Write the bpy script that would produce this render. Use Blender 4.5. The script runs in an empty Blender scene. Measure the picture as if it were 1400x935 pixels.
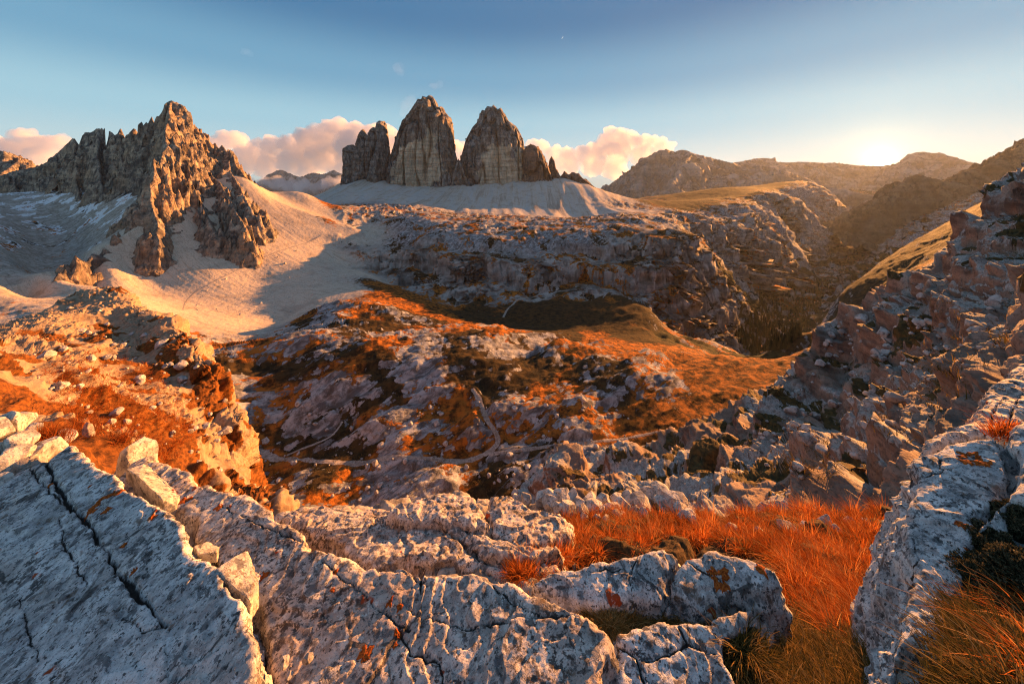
import bpy, math, random
import numpy as np
from math import radians as R

# ------------------------------------------------------------------ camera, sky, sun, exposure
F, CX, HZ = 490.0, 700.0, 255.0            # focal length and horizon of the photograph, in its own pixels
sc = bpy.context.scene
col = sc.collection
cd = bpy.data.cameras.new('camera'); cam = bpy.data.objects.new('camera', cd); col.objects.link(cam)
cam.location = (0, 0, 0); cam.rotation_euler = (R(90), 0, 0)
cd.sensor_width = 36.0; cd.lens = 36.0 * F / 1400.0
cd.shift_y = -(467.5 - HZ) / 1400.0
cd.clip_start = 0.05; cd.clip_end = 80000
sc.camera = cam

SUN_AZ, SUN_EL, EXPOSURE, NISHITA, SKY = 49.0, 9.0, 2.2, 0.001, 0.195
sd = bpy.data.lights.new('sun', 'SUN'); so = bpy.data.objects.new('sun', sd); col.objects.link(so)
sd.energy = 4.9; sd.angle = R(0.53); sd.color = (1.0, 0.41, 0.11)
so.rotation_euler = (R(90 - SUN_EL), 0, R(180 - SUN_AZ))
so.location = (30, 30, 40)

world = bpy.data.worlds.new('World'); sc.world = world; world.use_nodes = True
def build_sky():
    nt = world.node_tree; nt.nodes.clear(); N = nt.nodes; L = nt.links
    out = N.new('ShaderNodeOutputWorld')
    sky = N.new('ShaderNodeTexSky'); sky.sky_type = 'NISHITA'; sky.sun_disc = False
    sky.sun_elevation = R(SUN_EL); sky.sun_rotation = R(SUN_AZ)
    sky.altitude = 2500; sky.air_density = 1.0; sky.dust_density = 0.4; sky.ozone_density = 1.6
    bn = N.new('ShaderNodeBackground'); bn.inputs['Strength'].default_value = NISHITA
    L.new(sky.outputs[0], bn.inputs['Color'])
    # evening sky: pale horizon, deep blue higher up, zenith brightened as added fill light
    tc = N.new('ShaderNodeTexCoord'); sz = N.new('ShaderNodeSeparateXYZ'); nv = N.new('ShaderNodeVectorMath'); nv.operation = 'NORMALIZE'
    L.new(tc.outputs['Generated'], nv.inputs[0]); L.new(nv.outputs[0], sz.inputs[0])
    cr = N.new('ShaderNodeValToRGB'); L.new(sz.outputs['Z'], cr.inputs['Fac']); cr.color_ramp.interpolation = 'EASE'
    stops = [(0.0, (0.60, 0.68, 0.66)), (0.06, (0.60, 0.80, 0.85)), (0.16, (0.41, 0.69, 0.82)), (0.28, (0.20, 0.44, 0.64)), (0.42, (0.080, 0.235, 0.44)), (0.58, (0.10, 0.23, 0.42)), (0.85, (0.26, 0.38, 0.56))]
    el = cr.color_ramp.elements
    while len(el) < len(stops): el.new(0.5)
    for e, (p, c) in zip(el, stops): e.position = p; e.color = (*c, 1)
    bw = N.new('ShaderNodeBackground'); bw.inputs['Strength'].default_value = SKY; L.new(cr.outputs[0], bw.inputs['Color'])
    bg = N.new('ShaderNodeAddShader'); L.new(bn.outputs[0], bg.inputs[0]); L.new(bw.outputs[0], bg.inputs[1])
    # the visible disc of the low sun and the aureole of bright air round it
    geo = N.new('ShaderNodeTexCoord')
    v = np.array([(1203 - CX) / F, 1.0, (HZ - 219) / F]); v /= np.linalg.norm(v)
    dot = N.new('ShaderNodeVectorMath'); dot.operation = 'DOT_PRODUCT'; dot.inputs[1].default_value = tuple(v)
    nrm = N.new('ShaderNodeVectorMath'); nrm.operation = 'NORMALIZE'
    L.new(geo.outputs['Generated'], nrm.inputs[0]); L.new(nrm.outputs[0], dot.inputs[0])
    ac = N.new('ShaderNodeMath'); ac.operation = 'ARCCOSINE'; L.new(dot.outputs['Value'], ac.inputs[0])
    def expo(scale, amp, c):
        m = N.new('ShaderNodeMath'); m.operation = 'MULTIPLY'; m.inputs[1].default_value = -1.0 / scale
        L.new(ac.outputs[0], m.inputs[0])
        e = N.new('ShaderNodeMath'); e.operation = 'EXPONENT'; L.new(m.outputs[0], e.inputs[0])
        b = N.new('ShaderNodeBackground'); b.inputs['Color'].default_value = (*c, 1)
        s = N.new('ShaderNodeMath'); s.operation = 'MULTIPLY'; s.inputs[1].default_value = amp
        L.new(e.outputs[0], s.inputs[0]); L.new(s.outputs[0], b.inputs['Strength'])
        return b
    disc = N.new('ShaderNodeMapRange'); disc.inputs['From Min'].default_value = 0.0125; disc.inputs['From Max'].default_value = 0.0105
    L.new(ac.outputs[0], disc.inputs['Value'])
    db = N.new('ShaderNodeBackground'); db.inputs['Color'].default_value = (1, 0.93, 0.75, 1)
    dm = N.new('ShaderNodeMath'); dm.operation = 'MULTIPLY'; dm.inputs[1].default_value = 8.0
    L.new(disc.outputs[0], dm.inputs[0]); L.new(dm.outputs[0], db.inputs['Strength'])
    cur = bg
    for b in (db, expo(0.013, 0.7, (1, 0.8, 0.35)), expo(0.045, 0.085, (1, 0.66, 0.22)), expo(0.24, 0.040, (1, 0.72, 0.36))):
        a = N.new('ShaderNodeAddShader'); L.new(cur.outputs[0], a.inputs[0]); L.new(b.outputs[0], a.inputs[1]); cur = a
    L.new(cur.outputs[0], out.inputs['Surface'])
build_sky()
sc.view_settings.view_transform = 'Standard'; sc.view_settings.look = 'None'
sc.view_settings.gamma = 1.0; sc.view_settings.exposure = EXPOSURE; sc.view_settings.use_curve_mapping = False
sc.render.engine = 'CYCLES'
sc.cycles.use_denoising = True; sc.cycles.denoising_prefilter = 'NONE'; sc.cycles.denoising_quality = 'HIGH'; sc.cycles.filter_width = 1.15; sc.cycles.adaptive_threshold = 0.006
sc.cycles.max_bounces = 8; sc.cycles.diffuse_bounces = 3; sc.cycles.volume_bounces = 6
sc.cycles.transparent_max_bounces = 8
sc.cycles.volume_step_rate = 1.0; sc.cycles.volume_max_steps = 256
HAZE_DENSITY = 1.5e-5
SUN_DIR = np.array([math.sin(R(SUN_AZ)) * math.cos(R(SUN_EL)), math.cos(R(SUN_AZ)) * math.cos(R(SUN_EL)), math.sin(R(SUN_EL))])

# ------------------------------------------------------------------ numpy noise
rng = np.random.default_rng(7)
PERM = rng.permutation(256).astype(np.int32); PERM = np.concatenate([PERM, PERM, PERM])
GR = rng.normal(size=(256, 3)); GR /= np.linalg.norm(GR, axis=1)[:, None]; GR = GR.astype(np.float32)
def perlin(p):
    p = np.asarray(p, dtype=np.float64)
    i = np.floor(p).astype(np.int64); f = (p - i).astype(np.float32); i &= 255
    w = f * f * f * (f * (f * 6 - 15) + 10)
    out = 0
    for a in (0, 1):
        wx = w[:, 0] if a else 1 - w[:, 0]
        for b in (0, 1):
            wy = w[:, 1] if b else 1 - w[:, 1]
            for c in (0, 1):
                wz = w[:, 2] if c else 1 - w[:, 2]
                h = PERM[PERM[PERM[i[:, 0] + a] + i[:, 1] + b] + i[:, 2] + c]
                g = GR[h]
                out = out + wx * wy * wz * (g[:, 0] * (f[:, 0] - a) + g[:, 1] * (f[:, 1] - b) + g[:, 2] * (f[:, 2] - c))
    return out * 1.55
def fbm(p, octv=4, lac=2.03, gain=0.5):
    s = 0; a = 1.0; q = np.array(p, dtype=np.float64)
    for k in range(octv):
        s = s + a * perlin(q + 17.3 * k); q = q * lac; a *= gain
    return s
def ridged(p, octv=4, lac=2.07, gain=0.5):
    s = 0; a = 1.0; q = np.array(p, dtype=np.float64); prev = 1.0
    for k in range(octv):
        n = 1 - np.abs(perlin(q + 31.7 * k)) * 1.6
        s = s + a * n * prev; prev = np.clip(n, 0, 1); q = q * lac; a *= gain
    return s - 1.0
def cells(p, jitter=0.9):
    """Worley noise: F1, F2 and a random value per nearest cell."""
    p = np.asarray(p, dtype=np.float64); i = np.floor(p).astype(np.int64); f = p - i
    f1 = np.full(len(p), 9.0); f2 = np.full(len(p), 9.0); idv = np.zeros(len(p))
    for a in (-1, 0, 1):
        for b in (-1, 0, 1):
            for c in (-1, 0, 1):
                h = PERM[PERM[PERM[(i[:, 0] + a) & 255] + ((i[:, 1] + b) & 255)] + ((i[:, 2] + c) & 255)]
                o = GR[h] * 0.5 * jitter + 0.5
                d = np.sqrt((a + o[:, 0] - f[:, 0])**2 + (b + o[:, 1] - f[:, 1])**2 + (c + o[:, 2] - f[:, 2])**2)
                nw = d < f1
                f2 = np.where(nw, f1, np.minimum(f2, d)); idv = np.where(nw, h / 255.0, idv); f1 = np.where(nw, d, f1)
    return f1, f2, idv
def sstep(a, b, x):
    t = np.clip((x - a) / (b - a), 0, 1); return t * t * (3 - 2 * t)

def P(px, row, Y):                          # the point of the place seen at a pixel of the photograph, Y metres ahead
    return np.array([(px - CX) / F * Y, Y, (HZ - row) / F * Y])
def world_pts(lst): return np.array([P(*t) for t in lst])

# ------------------------------------------------------------------ meshes
def link_mesh(name, verts, faces, mat=None, attrs=None, smooth=True, origin=None, parent=None, loops=None):
    verts = np.asarray(verts, dtype=np.float64)
    if origin is None: origin = np.zeros(3)
    me = bpy.data.meshes.new(name); faces = np.asarray(faces, dtype=np.int32); k = faces.shape[1]
    me.vertices.add(len(verts)); me.vertices.foreach_set('co', (verts - origin).astype(np.float32).ravel())
    me.loops.add(faces.size); me.loops.foreach_set('vertex_index', faces.ravel())
    me.polygons.add(len(faces)); me.polygons.foreach_set('loop_start', np.arange(0, faces.size, k, dtype=np.int32))
    me.polygons.foreach_set('loop_total', np.full(len(faces), k, dtype=np.int32))
    me.polygons.foreach_set('use_smooth', np.full(len(faces), smooth, dtype=bool))
    for n, a in (attrs or {}).items():
        at = me.attributes.new(n, 'FLOAT', 'POINT'); at.data.foreach_set('value', np.asarray(a, dtype=np.float32))
    me.update(calc_edges=True)
    if mat: me.materials.append(mat)
    o = bpy.data.objects.new(name, me); col.objects.link(o); o.location = tuple(float(x) for x in origin)
    if parent is not None:
        o.parent = parent; o.matrix_parent_inverse.identity()
        o.location = tuple(float(x) for x in (np.asarray(origin) - np.array(parent.location)))
    return o
def grid_faces(n, m, flip=False):
    i = np.arange(n * m).reshape(n, m)
    f = np.stack([i[:-1, :-1], i[1:, :-1], i[1:, 1:], i[:-1, 1:]], -1).reshape(-1, 4)
    return f[:, ::-1] if flip else f
def grid_normals(V):
    a = np.gradient(V, axis=0); b = np.gradient(V, axis=1)
    n = np.cross(a, b); n /= np.linalg.norm(n, axis=-1, keepdims=True) + 1e-12
    return n
def compact(V, faces, keep, attrs):
    faces = faces[keep[faces].all(axis=1)]
    used = np.zeros(len(V), bool); used[faces] = True
    idx = np.cumsum(used) - 1
    return V[used], idx[faces], {k: a[used] for k, a in attrs.items()}
def tag(o, label=None, cat=None, group=None, kind=None):
    if label: o['label'] = label
    if cat: o['category'] = cat
    if group: o['group'] = group
    if kind: o['kind'] = kind
    return o
def structure(o): o['kind'] = 'structure'; return o

# distance in plan to a polyline: returns distance, interpolated value, signed side
def poly_dist(X, Y, pts, val=None, side=False):
    best = np.full(X.shape, 1e18); v = np.zeros(X.shape); sd_ = np.zeros(X.shape)
    for k in range(len(pts) - 1):
        a, b = pts[k], pts[k + 1]; dx, dy = b[0] - a[0], b[1] - a[1]; L2 = dx * dx + dy * dy + 1e-12
        t = np.clip(((X - a[0]) * dx + (Y - a[1]) * dy) / L2, 0, 1)
        d = (X - a[0] - t * dx)**2 + (Y - a[1] - t * dy)**2
        m = d < best; best = np.where(m, d, best)
        if val is not None: v = np.where(m, val[k] + t * (val[k + 1] - val[k]), v)
        if side: sd_ = np.where(m, dx * (Y - a[1]) - dy * (X - a[0]), sd_)
    return (np.sqrt(best), v, sd_) if side else (np.sqrt(best), v)

# ------------------------------------------------------------------ materials
def newmat(name):
    m = bpy.data.materials.new(name); m.use_nodes = True
    nt = m.node_tree; nt.nodes.clear(); return m, nt.nodes, nt.links
class NB:
    """small helper to write node graphs"""
    def __init__(s, name):
        s.m, s.N, s.L = newmat(name)
        s.out = s.N.new('ShaderNodeOutputMaterial'); g = s.N.new('ShaderNodeNewGeometry'); s.pos = g.outputs['Position']; s.nor = g.outputs['Normal']
    def val(s, sock, v):
        if isinstance(v, (int, float)): sock.default_value = v
        elif isinstance(v, tuple): sock.default_value = (*v, 1) if len(v) == 3 and sock.type == 'RGBA' else v
        else: s.L.new(v, sock)
    def scalepos(s, sx, sy=None, sz=None):
        v = s.N.new('ShaderNodeVectorMath'); v.operation = 'MULTIPLY'; s.L.new(s.pos, v.inputs[0])
        v.inputs[1].default_value = (sx, sy if sy is not None else sx, sz if sz is not None else sx); return v.outputs[0]
    def noise(s, vec, scale=1.0, detail=6, rough=0.55, dist=0.0):
        n = s.N.new('ShaderNodeTexNoise'); s.L.new(vec, n.inputs['Vector'])
        n.inputs['Scale'].default_value = scale; n.inputs['Detail'].default_value = detail
        n.inputs['Roughness'].default_value = rough; n.inputs['Distortion'].default_value = dist; return n.outputs['Fac']
    def voro(s, vec, scale=1.0, feature='F1', out='Distance'):
        n = s.N.new('ShaderNodeTexVoronoi'); n.feature = feature; s.L.new(vec, n.inputs['Vector']); n.inputs['Scale'].default_value = scale
        return n.outputs[out]
    def math(s, op, a, b=0.0, clamp=False):
        n = s.N.new('ShaderNodeMath'); n.operation = op; n.use_clamp = clamp; s.val(n.inputs[0], a); s.val(n.inputs[1], b); return n.outputs[0]
    def ramp(s, f, lo, hi, a=0.0, b=1.0):
        n = s.N.new('ShaderNodeMapRange'); n.interpolation_type = 'SMOOTHSTEP'; s.val(n.inputs['Value'], f)
        n.inputs['From Min'].default_value = lo; n.inputs['From Max'].default_value = hi
        n.inputs['To Min'].default_value = a; n.inputs['To Max'].default_value = b; return n.outputs[0]
    def mix(s, f, a, b):
        n = s.N.new('ShaderNodeMix'); n.data_type = 'RGBA'; s.val(n.inputs[0], f); s.val(n.inputs[6], a); s.val(n.inputs[7], b); return n.outputs[2]
    def mul(s, a, f):
        n = s.N.new('ShaderNodeMix'); n.data_type = 'RGBA'; n.blend_type = 'MULTIPLY'; n.inputs[0].default_value = 1.0
        s.val(n.inputs[6], a); c = s.N.new('ShaderNodeCombineColor'); 
        for k in range(3): s.L.new(f, c.inputs[k])
        s.L.new(c.outputs[0], n.inputs[7]); return n.outputs[2]
    def along(s, turn, a, b_, c):
        """coordinates turned about the vertical and stretched"""
        m = s.N.new('ShaderNodeMapping'); m.vector_type = 'TEXTURE'; m.inputs['Rotation'].default_value = (0, 0, turn); m.inputs['Scale'].default_value = (a, b_, c)
        s.L.new(s.pos, m.inputs['Vector']); return m.outputs[0]
    def attr(s, name):
        n = s.N.new('ShaderNodeAttribute'); n.attribute_name = name; return n.outputs['Fac']
    def sepz(s, v):
        n = s.N.new('ShaderNodeSeparateXYZ'); s.L.new(v, n.inputs[0]); return n.outputs
    def finish(s, color, height=None, strength=1.0, dist=0.1, rough=0.9, spec=0.15):
        b = s.N.new('ShaderNodeBsdfPrincipled'); s.val(b.inputs['Base Color'], color); b.inputs['Roughness'].default_value = rough
        b.inputs['Specular IOR Level'].default_value = spec
        if height is not None:
            bp = s.N.new('ShaderNodeBump'); bp.inputs['Strength'].default_value = strength; bp.inputs['Distance'].default_value = dist
            s.L.new(height, bp.inputs['Height']); s.L.new(bp.outputs[0], b.inputs['Normal'])
        s.L.new(b.outputs[0], s.out.inputs['Surface']); return s.m

def rock_material(name, light, dark, warm, size, bump=1.0, streak=False, speck=0.35, crack=0.5, strata=0.0, pale_low=None):
    """Limestone: mottled between two tones with warm stains, dark speckles and cracks; size = metres of one mottle."""
    b = NB(name); p = b.scalepos(1 / size)
    n1 = b.noise(p, 1.0, 8, 0.62, 0.3); n2 = b.noise(p, 0.23, 5, 0.5); n3 = b.noise(p, 6.0, 6, 0.7)
    c = b.mix(b.ramp(n1, 0.38, 0.60), dark, light)
    c = b.mix(b.ramp(n2, 0.42, 0.70, 0, 0.85), c, warm)
    if streak:
        st = b.noise(b.scalepos(1 / (size * 0.35), 1 / (size * 0.35), 1 / (size * 5)), 1.0, 6, 0.6)
        c = b.mix(b.ramp(st, 0.50, 0.64, 0, 0.8), c, tuple(x * 0.38 for x in dark))
        st2 = b.noise(b.scalepos(1 / (size * 1.6), 1 / (size * 1.6), 1 / (size * 14)), 1.0, 6, 0.6, 0.4)
        c = b.mix(b.ramp(st2, 0.52, 0.64, 0, 0.6), c, tuple(x * 0.5 for x in dark))
    if pale_low is not None:
        pc = pale_low[2]; m = b.attr('mid')
        stv = b.noise(b.scalepos(1 / 14, 1 / 14, 1 / 120), 1.0, 6, 0.6)
        pc2 = b.mix(b.ramp(stv, 0.35, 0.68, 0, 0.7), pc, tuple(v * 0.62 for v in pc))
        c = b.mix(m, c, pc2)
    c = b.mix(b.ramp(n3, 0.52, 0.66, 0, speck), c, tuple(x * 0.25 for x in dark))
    v = b.voro(p, 0.9, 'DISTANCE_TO_EDGE')
    h = b.math('ADD', b.math('MULTIPLY', n1, 0.9), b.math('MULTIPLY', n3, 0.22))
    if crack: 
        h = b.math('ADD', h, b.math('MULTIPLY', b.ramp(v, 0.0, 0.10), 0.30 * crack))
    if strata:
        zs = b.noise(b.scalepos(1 / (size * 6), 1 / (size * 6), 1 / (size * 0.5)), 1.0, 5, 0.6)
        h = b.math('ADD', h, b.math('MULTIPLY', zs, strata))
        c = b.mix(b.ramp(zs, 0.40, 0.62, 0, 0.40), c, tuple(x * 0.5 for x in dark))
    return b.finish(c, h, bump, size * 0.5)

# ------------------------------------------------------------------ terrain: surveyed spots (column, row, metres ahead, cover)
# cover: p karst plateau, s scree, c cliff, g meadow, d dark slope with snow, v wooded valley, b stony bench
S = []
for px in range(-350, 1800, 150):
    for Y, z in ((3.0, -4.6), (6, -9.5), (20, -38), (60, -90), (110, -132)):
        if px > 1000 and Y > 20: z += (px - 1000) * (0.10 if Y < 100 else 0.12)
        if px < 300 and Y > 20: z += (300 - px) * (0.09 if Y < 100 else 0.12)
        S.append((px, HZ - 490 * z / Y, Y, 'p'))
S += [
 # ridge that runs from the camera hill towards the jagged massif
 (100, 440, 200, 's'), (40, 440, 250, 'd'), (60, 392, 455, 's'), (-100, 470, 260, 'd'),
 (-250, 480, 260, 'd'), (0, 432, 320, 'd'), (0, 395, 420, 'd'), (0, 355, 520, 'd'), (0, 310, 660, 'd'), (0, 266, 860, 'd'), (-150, 300, 700, 'd'),
 (-250, 380, 480, 'd'), (-300, 270, 900, 'd'), (80, 392, 545, 'd'), (80, 350, 660, 'd'), (90, 305, 760, 'd'), (100, 262, 860, 'd'), (145, 322, 640, 'd'), (130, 335, 600, 'd'), (165, 298, 690, 'd'), (185, 262, 790, 'd'), (100, 374, 545, 'd'),
 (190, 245, 850, 'd'), (230, 262, 800, 'd'),
 (0, 285, 1150, 'd'), (200, 285, 1150, 'd'), (-200, 290, 1200, 'd'), (0, 290, 2000, 'd'), (200, 300, 2000, 'd'), (-200, 290, 2500, 'd'),
 # foot of the golden scree and the shoulder that runs right from it
 (380, 440, 455, 's'), (310, 440, 420, 's'), (250, 428, 430, 's'), (190, 412, 425, 's'), (130, 392, 440, 's'), (345, 252, 870, 's'), (370, 262, 980, 's'), (420, 266, 980, 's'),
 (430, 402, 540, 's'), (470, 400, 540, 's'), (450, 305, 880, 'g'), (440, 275, 1000, 'g'), (500, 374, 660, 's'), (530, 392, 600, 'g'), (560, 406, 545, 'g'), (620, 426, 500, 'g'), (690, 442, 490, 'g'), (520, 408, 505, 'g'), (580, 425, 470, 'g'),
 (340, 300, 1300, 'g'), (400, 300, 1300, 'g'), (440, 290, 1300, 'g'), (380, 310, 2200, 'g'), (400, 310, 4000, 'v'), (380, 300, 9000, 'v'),
 # karst plateau
 (340, 640, 200, 'p'), (340, 560, 250, 'p'), (330, 490, 310, 'p'), (450, 690, 175, 'p'), (450, 600, 222, 'p'), (450, 530, 270, 'p'), (450, 470, 345, 'p'), (440, 445, 410, 'p'),
 (560, 690, 175, 'p'), (560, 620, 210, 'p'), (560, 540, 262, 'p'), (560, 480, 330, 'p'), (560, 440, 410, 'p'),
 (680, 680, 178, 'p'), (680, 610, 214, 'p'), (680, 540, 262, 'p'), (680, 490, 320, 'p'), (680, 460, 375, 'p'),
 (800, 680, 178, 'p'), (800, 605, 217, 'p'), (800, 550, 258, 'p'), (800, 500, 310, 'p'), (800, 465, 380, 'p'),
 (900, 640, 198, 'p'), (900, 580, 236, 'g'), (900, 530, 278, 'p'), (900, 488, 330, 'p'), (880, 474, 385, 'g'),
 (1000, 620, 208, 'g'), (1000, 545, 262, 'g'), (960, 510, 300, 'g'), (1000, 505, 305, 'g'), (1005, 487, 335, 'g'),
 (1100, 560, 240, 'g'), (1100, 510, 290, 'g'), (1100, 478, 340, 'g'),
 # meadow at the foot of the wall, the wall, its bench
 (730, 440, 490, 'g'), (800, 445, 480, 'g'), (850, 452, 465, 'g'), (920, 470, 425, 'g'), (720, 416, 560, 'g'), (800, 414, 570, 'g'), (880, 420, 540, 'g'),
 (560, 392, 700, 'c'), (640, 408, 620, 'c'), (720, 408, 610, 'c'), (800, 405, 620, 'c'), (870, 410, 600, 'c'), (540, 370, 740, 'c'),
 (480, 338, 790, 'c'), (560, 350, 760, 'c'), (640, 360, 680, 'c'), (720, 365, 670, 'c'), (800, 360, 680, 'c'), (870, 365, 660, 'c'),
 (480, 308, 900, 'b'), (560, 325, 850, 'b'), (640, 328, 770, 'b'), (720, 330, 760, 'b'), (800, 325, 760, 'b'), (870, 330, 730, 'c'),
 (480, 290, 980, 'b'), (560, 303, 950, 'b'), (640, 309, 920, 'b'), (720, 312, 900, 'b'), (800, 312, 880, 'b'), (870, 310, 900, 'b'),
 (490, 283, 1200, 'b'), (560, 284, 1200, 'b'), (640, 296, 1150, 'b'), (720, 299, 1150, 'b'), (800, 299, 1150, 'b'), (870, 292, 1200, 'b'),
 (480, 270, 1450, 's'), (560, 276, 1380, 's'), (640, 284, 1380, 's'), (720, 288, 1400, 's'), (800, 294, 1400, 's'), (850, 288, 1450, 's'),
 (470, 253, 1800, 's'), (560, 254, 1800, 's'), (640, 252, 1800, 's'), (720, 246, 1800, 's'), (780, 248, 1800, 's'), (820, 264, 1750, 's'), (850, 282, 1700, 'b'),
 (480, 246, 1950, 's'), (640, 246, 1950, 's'), (740, 240, 1950, 's'), (800, 252, 1950, 's'),
 (480, 275, 2500, 's'), (640, 270, 2500, 's'), (760, 270, 2500, 's'), (640, 285, 4500, 'v'), (800, 283, 4500, 'v'), (640, 285, 9000, 'v'), (830, 280, 2500, 'b'),
 # cliff end of the bench and the deep valley
 (930, 470, 470, 'v'), (930, 455, 600, 'c'), (930, 400, 640, 'c'), (935, 345, 700, 'c'), (940, 330, 820, 'b'), (940, 312, 1050, 'b'), (940, 290, 1500, 'b'), (920, 278, 2000, 'g'),
 (980, 472, 520, 'v'), (975, 440, 690, 'c'), (975, 395, 730, 'c'), (975, 362, 800, 'c'), (985, 362, 1000, 'v'), (990, 350, 1250, 'c'), (1000, 318, 1450, 'c'), (990, 300, 1700, 'b'), (980, 270, 2600, 'g'), (1000, 256, 3300, 'g'),
 (1010, 498, 420, 'v'), (1010, 490, 600, 'v'), (1010, 476, 850, 'v'), (1025, 440, 880, 'c'), (1015, 410, 960, 'c'), (1010, 395, 1150, 'v'), (1030, 372, 1300, 'c'),
 (1060, 462, 960, 'v'), (1060, 425, 1250, 'v'), (1070, 395, 1400, 'c'), (1060, 345, 1500, 'c'), (1055, 310, 1700, 'c'), (1060, 296, 2000, 'b'), (1050, 256, 3500, 'g'),
 (1060, 500, 420, 'v'), (1060, 490, 650, 'v'), (1100, 500, 420, 'v'), (1100, 495, 520, 'v'), (1110, 425, 1250, 'v'), (1110, 392, 1700, 'v'), (1110, 350, 2200, 'c'), (1100, 300, 2400, 'c'), (1100, 280, 2700, 'b'), (1095, 257, 3400, 'b'),
 (1140, 370, 2300, 'v'), (1140, 330, 2900, 'c'), (1140, 290, 3300, 'c'), (1135, 262, 4000, 'b'), (1180, 345, 3000, 'v'), (1185, 318, 4000, 'v'), (1190, 290, 5200, 'v'), (1180, 262, 6500, 'v'),
 # grassy spurs on the right
 (1090, 476, 430, 'g'), (1130, 430, 520, 'g'), (1150, 408, 560, 'g'), (1130, 470, 400, 'g'), (1180, 420, 430, 'g'), (1200, 360, 640, 'g'), (1200, 400, 450, 'g'), (1250, 330, 640, 'g'), (1250, 360, 480, 'g'), (1300, 300, 700, 'g'), (1320, 310, 520, 'g'), (1400, 250, 700, 'g'), (1400, 280, 500, 'g'), (1550, 180, 700, 'g'), (1550, 220, 450, 'g'),
 (1180, 400, 800, 'v'), (1200, 385, 1000, 'v'), (1250, 350, 1000, 'b'), (1200, 350, 1500, 'v'), (1230, 340, 1600, 'b'), (1240, 310, 1900, 'c'), (1300, 330, 1200, 'b'), (1300, 300, 1700, 'b'), (1220, 310, 2600, 'v'), (1300, 280, 2300, 'b'), (1400, 290, 1400, 'b'), (1550, 250, 1400, 'b'), (1400, 240, 2200, 'b'), (1550, 200, 2300, 'b'),
 (1200, 300, 600 * 6, 'v'), (1300, 290, 4000, 'v'), (1450, 270, 4000, 'v'), (1600, 260, 4000, 'v'), (1250, 268, 7000, 'v'), (1450, 265, 7000, 'v'),
 (1200, 160 + 270, 300, 'g'), (1300, 360, 300, 'g'), (1400, 320, 300, 'g'), (1600, 300, 300, 'g'), (1100, 530, 260, 'p'),
 (900, 272, 4500, 'v'), (1000, 268, 5000, 'v'), (1080, 266, 5000, 'v'), (900, 270, 9000, 'v'), (1050, 262, 9000, 'v'), (1200, 258, 9000, 'v'), (1400, 262, 9000, 'v'),
 (-300, 290, 5000, 'v'), (100, 300, 5000, 'v'), (-300, 285, 9000, 'v'), (100, 290, 9000, 'v'),
]
# the scree apron: falls away to the right of a crest that runs straight ahead
CREST_Y = [380, 464, 522, 570, 614, 690, 770, 870, 980]; CREST_Z = [-136, -126, -115, -90, -66, -46, -31, 4, -8]; CREST_X = -638.0
def apron(X, Y):
    d = X - CREST_X; zc = np.interp(Y, CREST_Y, CREST_Z); return zc - np.where(d > 0, 0.35 * d + 20 * (1 - np.exp(-np.abs(d) / 38)), -0.75 * d)
for Y in (440, 500, 560, 620, 690, 760, 830, 900):
    for d in (6, 30, 75, 130, 195, 270):
        z = float(apron(np.array(CREST_X + d), np.array(float(Y))))
        if z > -158: S.append((CX + F * (CREST_X + d) / Y, HZ - F * z / Y, Y, 's'))
Sp = np.array([[(s[0] - CX) / F, math.log(s[2]), (HZ - s[1]) / F] for s in S])
Stag = np.array([s[3] for s in S])
def mq_solve(pts, val, eps, lam=1e-4):
    d = np.sqrt(((pts[:, None, :] - pts[None])**2).sum(-1) + eps * eps)
    n = len(pts); A = np.zeros((n + 3, n + 3)); A[:n, :n] = -d + lam * np.eye(n)
    A[:n, n] = 1; A[:n, n + 1:] = pts; A[n, :n] = 1; A[n + 1:, :n] = pts.T
    return np.linalg.solve(A, np.concatenate([val, np.zeros(3)]))
def mq_eval(w, pts, q, eps):
    out = np.empty(len(q))
    for k in range(0, len(q), 20000):
        b = q[k:k + 20000]; d = np.sqrt(((b[:, None, :] - pts[None])**2).sum(-1) + eps * eps)
        out[k:k + 20000] = -d @ w[:len(pts)] + w[len(pts)] + b @ w[len(pts) + 1:]
    return out
EPS = 0.06
W_T = mq_solve(Sp[:, :2], Sp[:, 2], EPS)
PX0, PX1, NU, NW = -260.0, 1660.0, 280, 1000
LW0, LW1 = math.log(2.6), math.log(9600.0)
gu = np.linspace((PX0 - CX) / F, (PX1 - CX) / F, NU); gw = np.linspace(LW0, LW1, NW)
GU, GW = np.meshgrid(gu, gw, indexing='ij')
GT = mq_eval(W_T, Sp[:, :2], np.stack([GU.ravel(), GW.ravel()], 1), EPS).reshape(NU, NW)
def zone_weights(u, w):
    q = np.stack([u, w], 1); tot = np.zeros(len(q)); res = {t: np.zeros(len(q)) for t in 'pscgdvb'}
    for k in range(0, len(q), 20000):
        b = q[k:k + 20000]; d2 = ((b[:, None, :] - Sp[None, :, :2])**2).sum(-1); g = 1.0 / (d2 + 0.0009)**2
        for t in res: res[t][k:k + 20000] = g[:, Stag == t].sum(1) / g.sum(1)
    return res
GZ = {t: a.reshape(NU, NW) for t, a in zone_weights(GU.ravel(), GW.ravel()).items()}
def bil(G, u, w):
    fu = np.clip((u - gu[0]) / (gu[1] - gu[0]), 0, NU - 1.001); fw = np.clip((w - gw[0]) / (gw[1] - gw[0]), 0, NW - 1.001)
    i = fu.astype(int); j = fw.astype(int); a = fu - i; b = fw - j
    return (G[i, j] * (1 - a) + G[i + 1, j] * a) * (1 - b) + (G[i, j + 1] * (1 - a) + G[i + 1, j + 1] * a) * b
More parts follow.
